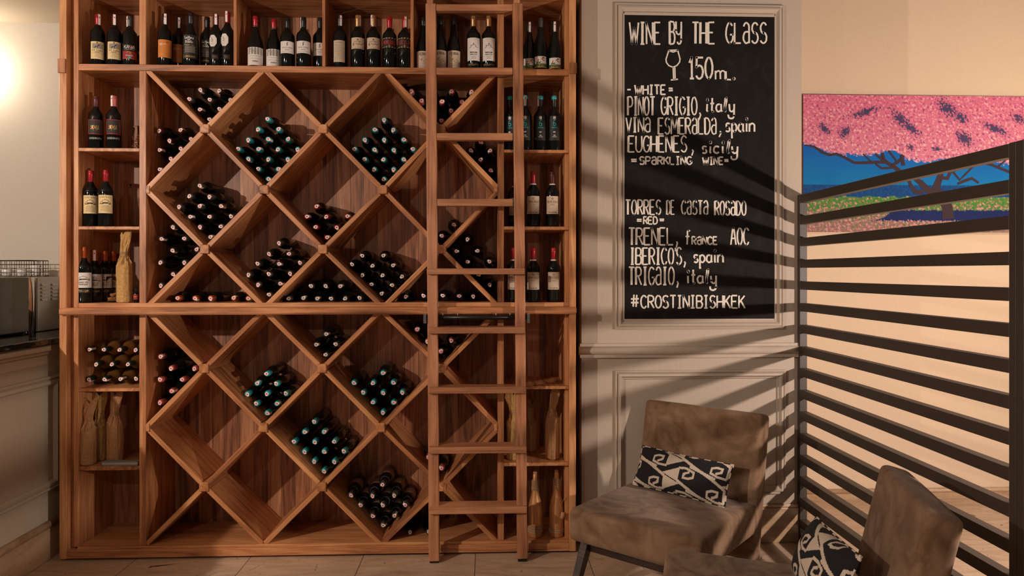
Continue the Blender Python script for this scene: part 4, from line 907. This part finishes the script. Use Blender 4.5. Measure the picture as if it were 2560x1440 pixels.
# ================================================================== SLATTED SCREENS
XFN = ax(2000, 4.15); FT = .046; ZFT = 2.157
def screen(Y0, Y1, label, grp):
    r = thing('slatted_screen', (XFN+FT/2, Y0, 0), label, 'screen', grp)
    pw = .034
    part_box('post', FENCE, r, (XFN, Y0, .0), (XFN+FT, Y0+pw, ZFT+.002), .002); part_box('post', FENCE, r, (XFN, Y1-pw, .0), (XFN+FT, Y1, ZFT+.002), .002)
    for k in range(16):
        z = ZFT-k*.1338; part_box('slat', FENCE, r, (XFN, Y0+pw, z-.050), (XFN+FT, Y1-pw, z), .0015)
    part_box('slat', FENCE, r, (XFN, Y0+pw, .004), (XFN+FT, Y1-pw, .054), .0015)
    return r
ya = 2.430
screen(ya, 4.186, 'dark bronze slatted screen running from the panelled wall toward the viewer', 'slatted room screens')
screen(ya-1.75, ya-.002, 'nearer dark slatted screen, only a sliver shows at the right edge', 'slatted room screens')

# ================================================================== CHAIRS
def rbox(mb_name, mat, parent, c, d, rot, bev, seg=5, puff=0):
    m = MB(); nx, ny, nzz = 10, 10, 6
    bm = bmesh.new(); bmesh.ops.create_cube(bm, size=1)
    for v in bm.verts: v.co = Vector((v.co.x*d[0], v.co.y*d[1], v.co.z*d[2]))
    bmesh.ops.bevel(bm, geom=bm.edges[:], offset=bev, segments=seg, profile=.6, affect='EDGES')
    bmesh.ops.subdivide_edges(bm, edges=[e for e in bm.edges if e.calc_length() > .2], cuts=6, use_grid_fill=True)
    for v in bm.verts:
        p = v.co; k = (1-(2*p.x/d[0])**2)*(1-(2*p.y/d[1])**2)*(1-(2*p.z/d[2])**2)
        fx, fy, fz = max(0, 1-(2*p.x/d[0])**2), max(0, 1-(2*p.y/d[1])**2), max(0, 1-(2*p.z/d[2])**2)
        n = noise.noise(p*5+Vector(c)*7)
        p.z += puff*fx*fy*(1 if p.z > 0 else 0)+.003*n
        p.y += (.004*n)*fx*fz
    for f in bm.faces: f.smooth = True
    me = bpy.data.meshes.new(mb_name); bm.to_mesh(me); bm.free(); me.materials.append(mat)
    o = link(mb_name, me, parent, c); o.rotation_euler = rot; return o
def chair(org, yaw, label, W=.66, D=.74, zf=.475, zb=.447, th=.165, ztop=.905, bt=.135):
    r = thing('lounge_chair', (org[0], org[1], 0), label, 'chair', 'suede lounge chairs'); r.rotation_euler = (0, 0, yaw)
    sl = math.atan2(zf-zb, D)
    rbox('seat', SUEDE, r, (0, D/2, (zf+zb)/2-th/2), (W, D, th), (-sl, 0, 0), .035, 5, .012)
    lean = math.radians(13); b0 = .13; bh = ztop-b0
    rbox('backrest', SUEDE, r, (0, D+.035+.05, b0+bh/2), (W, bt, bh), (-lean, 0, 0), .035, 5)
    zu = .29
    # welted seams
    mb = MB(); mb.smooth = True
    ys = [.012, D-.09]; mb.tube([(-W/2+.02, .004, zf-.045), (W/2-.02, .004, zf-.045)], .0018, 5); mb.build('seam', LEGWOOD, r)
    for sx in (-1, 1):
        for yb_, yt_, nm in ((-.02, .13, 'leg'), (D+.02, D-.02, 'leg')):
            x1 = sx*(W/2-.045); x0 = x1+sx*.015; a, b = .020, .034
            zt = zu+.02 if yb_ < .3 else .16
            m = MB(); m.hexa([(x0-.018, yb_-a, 0), (x0+.018, yb_-a, 0), (x0+.018, yb_+a, 0), (x0-.018, yb_+a, 0), (x1-.022, yt_-b, zt), (x1+.022, yt_-b, zt), (x1+.022, yt_+b, zt), (x1-.022, yt_+b, zt)])
            m.build(nm, LEGWOOD, r, bevel=.003)
    for y_ in (.12, D-.12):
        m = MB(); m.box((-W/2+.06, y_-.016, .235), (W/2-.06, y_+.016, .288)); m.build('apron_rail', LEGWOOD, r, bevel=.003)
    return r
c1 = chair((.690, 3.245), math.atan2(-.648, .762), 'brown suede lounge chair in front of the panelled wall', W=.71)
c2 = chair((.70, 2.69), math.atan2(-.956, -.293), 'brown suede lounge chair in the near right corner, cut by the frame', W=.60, bt=.115)

# pillows with woven hook pattern
def inside(poly, x, y):
    c = False; n = len(poly)
    for i in range(n):
        (x1, y1), (x2, y2) = poly[i], poly[(i+1) % n]
        if (y1 > y) != (y2 > y) and x < (x2-x1)*(y-y1)/(y2-y1)+x1: c = not c
    return c
def near(pl, x, y, w):
    for i in range(len(pl)-1):
        if seg_dist(x, y, (pl[i][0], pl[i][1], pl[i+1][0], pl[i+1][1])) < w: return True
    return False
WEDGE = [(.041, .048), (.139, .0165), (.041, -.030)]
HOOK = [(.043, -.028), (0, -.029), (-.041, -.0158), (-.041, .0107), (-.0137, .022), (.0146, .021), (.0114, -.0003), (-.0114, -.0115)]
TAIL = [(-.15, .116), (-.08, .100), (-.0137, .070), (.041, .044)]
def weave(s, t):
    """s, t in metres on the pillow face -> True for cream thread"""
    s -= .15; t -= .165; PS, PT = .335, .126
    for i in range(-2, 3):
        for j in range(-3, 4):
            for sg, ds, dt in ((1, 0, 0), (-1, .168, -.052)):
                u, v = sg*(s-i*PS-ds), sg*(t-j*PT-dt)
                if not (-.17 < u < .15 and -.04 < v < .13): continue
                if inside(WEDGE, u, v) or near(HOOK, u, v, .0062) or near(TAIL, u, v, .0075): return True
    return False
CREAMY = plain('pillow_cream', srgb(206, 190, 170), .95); INK = plain('pillow_black', srgb(24, 22, 26), .95)
def pillow(M, W, Hh, T, label, nu=150, nv=74):
    m = MB(); m.smooth = True
    pf = lambda k: (max(0, 1-abs(k)**2.6))**.55
    for side in (1, -1):
        o = len(m.v)
        for j in range(nv+1):
            for i in range(nu+1):
                a, b = 2*i/nu-1, 2*j/nv-1
                pin = 1-.045*(a*a)*(1-b*b)*0
                x = a*W/2*(1-.05*(1-abs(a)**4)*b*b*0-.04*(1-b*b)*abs(a)**6); z = b*Hh/2*(1-.06*(1-a*a)*abs(b)**6)
                m.v.append((x, -side*T/2*pf(a)*pf(b), z))
        for j in range(nv):
            for i in range(nu):
                s, t = (i+.5)/nu*W, (j+.5)/nv*Hh; m.m = 0 if weave(s, t) else 1
                q = o+j*(nu+1)+i; m.face([q, q+1, q+nu+2, q+nu+1])
    r = bpy.data.objects.new('throw_pillow', None); C.objects.link(r); tag(r, label, 'pillow', 'hook pattern pillows')
    r.matrix_world = M
    m.build('cover', [CREAMY, INK], r)
    e = MB(); e.smooth = True; pts = []
    n = 60
    per = [(-1+2*i/n, -1) for i in range(n)]+[(1, -1+2*i/30) for i in range(30)]+[(1-2*i/n, 1) for i in range(n)]+[(-1, 1-2*i/30) for i in range(30)]
    for k, (a, b) in enumerate(per):
        x = a*W/2*(1-.04*(1-b*b)*abs(a)**6); z = b*Hh/2*(1-.06*(1-a*a)*abs(b)**6); pts.append((x, 0, z))
    e.tube(pts, .0045, 6, True)
    for f in range(len(e.f)): e.mi[f] = (f//24) % 2
    e.build('braided_edge', [CREAMY, INK], r)
    return r
def on_chair(ch, loc, tilt, roll=0, spin=0):
    return (Matrix.Translation(ch.location) @ Matrix.Rotation(ch.rotation_euler.z, 4, 'Z') @ Matrix.Translation(loc) @ Matrix.Rotation(spin, 4, 'Z') @ Matrix.Rotation(-tilt, 4, 'X') @ Matrix.Rotation(roll, 4, 'Y'))
pillow(on_chair(c1, Vector((-.01, .605, .565)), math.radians(28), math.radians(2)), .54, .225, .11, 'black and cream hook-patterned pillow on the far chair before the wall')
pillow(on_chair(c2, Vector((-.04, .60, .565)), math.radians(24), math.radians(-3), math.radians(8)), .46, .25, .13, 'black and cream hook-patterned pillow on the near right chair')

# ================================================================== COUNTER AND MACHINE AT THE LEFT
ctr = thing('bar_counter', (-2.86, 3.0, 0), 'panelled greige bar counter with black stone top at the left edge', 'counter')
XC = -2.56; ZC = 1.298
part_box('counter_body', COUNTERP, ctr, (-3.4, 1.2, 0), (XC, 4.70, ZC-.042), 0)
m = MB(); m.box((-3.42, 1.18, ZC-.040), (XC+.055, 4.055, ZC)); m.box((-3.42, 4.055, ZC-.040), (XC+.06, 4.74, ZC)); m.build('stone_top', STONE, ctr, -Vector(ctr.location), .012, 4)
for zz0, zz1, pr in ((ZC-.075, ZC-.042, .045), (ZC-.095, ZC-.075, .032), (ZC-.155, ZC-.095, .022)): part_box('cornice', COUNTERP, ctr, (XC-.01, 1.2, zz0), (XC+pr, 4.06, zz1), .006)
part_box('skirting', BASESTONE, ctr, (XC-.01, 1.2, 0), (XC+.016, 4.70, .185), .003)
m = MB(); m.smooth = True; m.tube([(XC+.006, 1.2, .205), (XC+.006, 4.70, .205)], .022, 12); m.build('skirting_roll', BASESTONE, ctr, -Vector(ctr.location))
# moulding frame on the counter face (+X side)
def cframe(y0, y1, z0, z1, W=.055):
    prof = [(0, 0), (0, .012), (.2*W, .02), (.4*W, .010), (.5*W, .018), (.8*W, .022), (W, .006), (W, 0)]; k = len(prof); m = MB()
    for (cy, cz, iy, iz) in ((y0, z0, 1, 1), (y1, z0, -1, 1), (y1, z1, -1, -1), (y0, z1, 1, -1)):
        for d, h in prof: m.v.append((XC+h, cy+iy*d, cz+iz*d))
    for i in range(4):
        for j in range(k-1): m.face([i*k+j, ((i+1) % 4)*k+j, ((i+1) % 4)*k+j+1, i*k+j+1])
    m.build('panel_moulding', COUNTERP, ctr, -Vector(ctr.location))
cframe(3.40, 4.20, .40, 1.07); cframe(2.35, 3.22, .40, 1.07)
mc = thing('steel_oven', (-3.1, 4.3, ZC), 'stainless steel oven with side louvres on the bar counter', 'oven')
ZM = 1.648; XM = -2.85
part_box('housing', STEEL, mc, (-3.35, 4.45, ZC), (XM, 4.72, ZM), .006, 2)
part_box('door', DOORGLASS, mc, (-3.35, 3.45, ZC+.01), (XM+.004, 4.372, ZM), .006, 2)
m = MB(); m.smooth = True; m.lathe([(.034, ZC), (.034, ZM)], 20); m.build('corner_column', CHROME, mc, Vector((XM-.028, 4.412, 0))-Vector(mc.location))
for yy in (4.520, 4.625):
    for k in range(5):
        z = 1.605-k*.0235; m = MB(); m.hexa([(XM-.002, yy-.03, z-.016), (XM-.002, yy+.03, z-.016), (XM+.001, yy+.03, z), (XM+.001, yy-.03, z), (XM+.010, yy-.026, z-.015), (XM+.010, yy+.026, z-.015), (XM+.002, yy+.03, z), (XM+.002, yy-.03, z)])
        m.build('louvre', STEEL, mc, -Vector(mc.location), .001, 1)
bs = thing('wire_basket', (-3.1, 4.565, ZM), 'wire basket of white cups on top of the steel oven', 'basket')
m = MB(); bx0, bx1, by0, by1, bz0, bz1 = -3.34, -2.905, 4.485, 4.652, ZM+.004, ZM+.106
for z in [bz0+(bz1-bz0)*i/4 for i in range(5)]:
    m.tube([(bx0, by0, z), (bx1, by0, z), (bx1, by1, z), (bx0, by1, z)], .0022 if z < bz1 else .0032, 6, True)
for i in range(15):
    x = bx0+(bx1-bx0)*i/14; m.tube([(x, by0, bz1), (x, by0, bz0), (x, by1, bz0), (x, by1, bz1)], .0016, 5)
for i in range(7):
    y = by0+(by1-by0)*i/6; m.tube([(bx1, y, bz1), (bx1, y, bz0)], .0016, 5)
m.build('wire_frame', WIRE, bs, -Vector(bs.location))
for i, (x, y, s) in enumerate(((-3.00, 4.54, 1), (-3.09, 4.53, .95), (-3.165, 4.545, .9), (-3.25, 4.535, 1), (-2.955, 4.605, 1.35))):
    r = thing('cup', (x, y, ZM+.006), ['white cup in the wire basket, second from the right', 'white cup in the wire basket, third from the right', 'white cup in the wire basket, fourth from the right', 'white cup in the wire basket, leftmost', 'tall white cup in the right end of the wire basket'][i], 'cup', 'white cups in the wire basket')
    m = MB(); m.smooth = True; m.lathe([(0, .002), (.022, 0), (.028, .012), (.030, .05*s), (.028, .052*s), (.0265, .05*s), (.024, .014), (0, .008)], 20, cap=False); m.build('cup_body', WHITE, r)
    m = MB(); m.smooth = True; m.tube([(.029, 0, .04*s), (.043, 0, .038*s), (.044, 0, .022*s), (.029, 0, .016*s)], .003, 6); m.build('handle', WHITE, r)
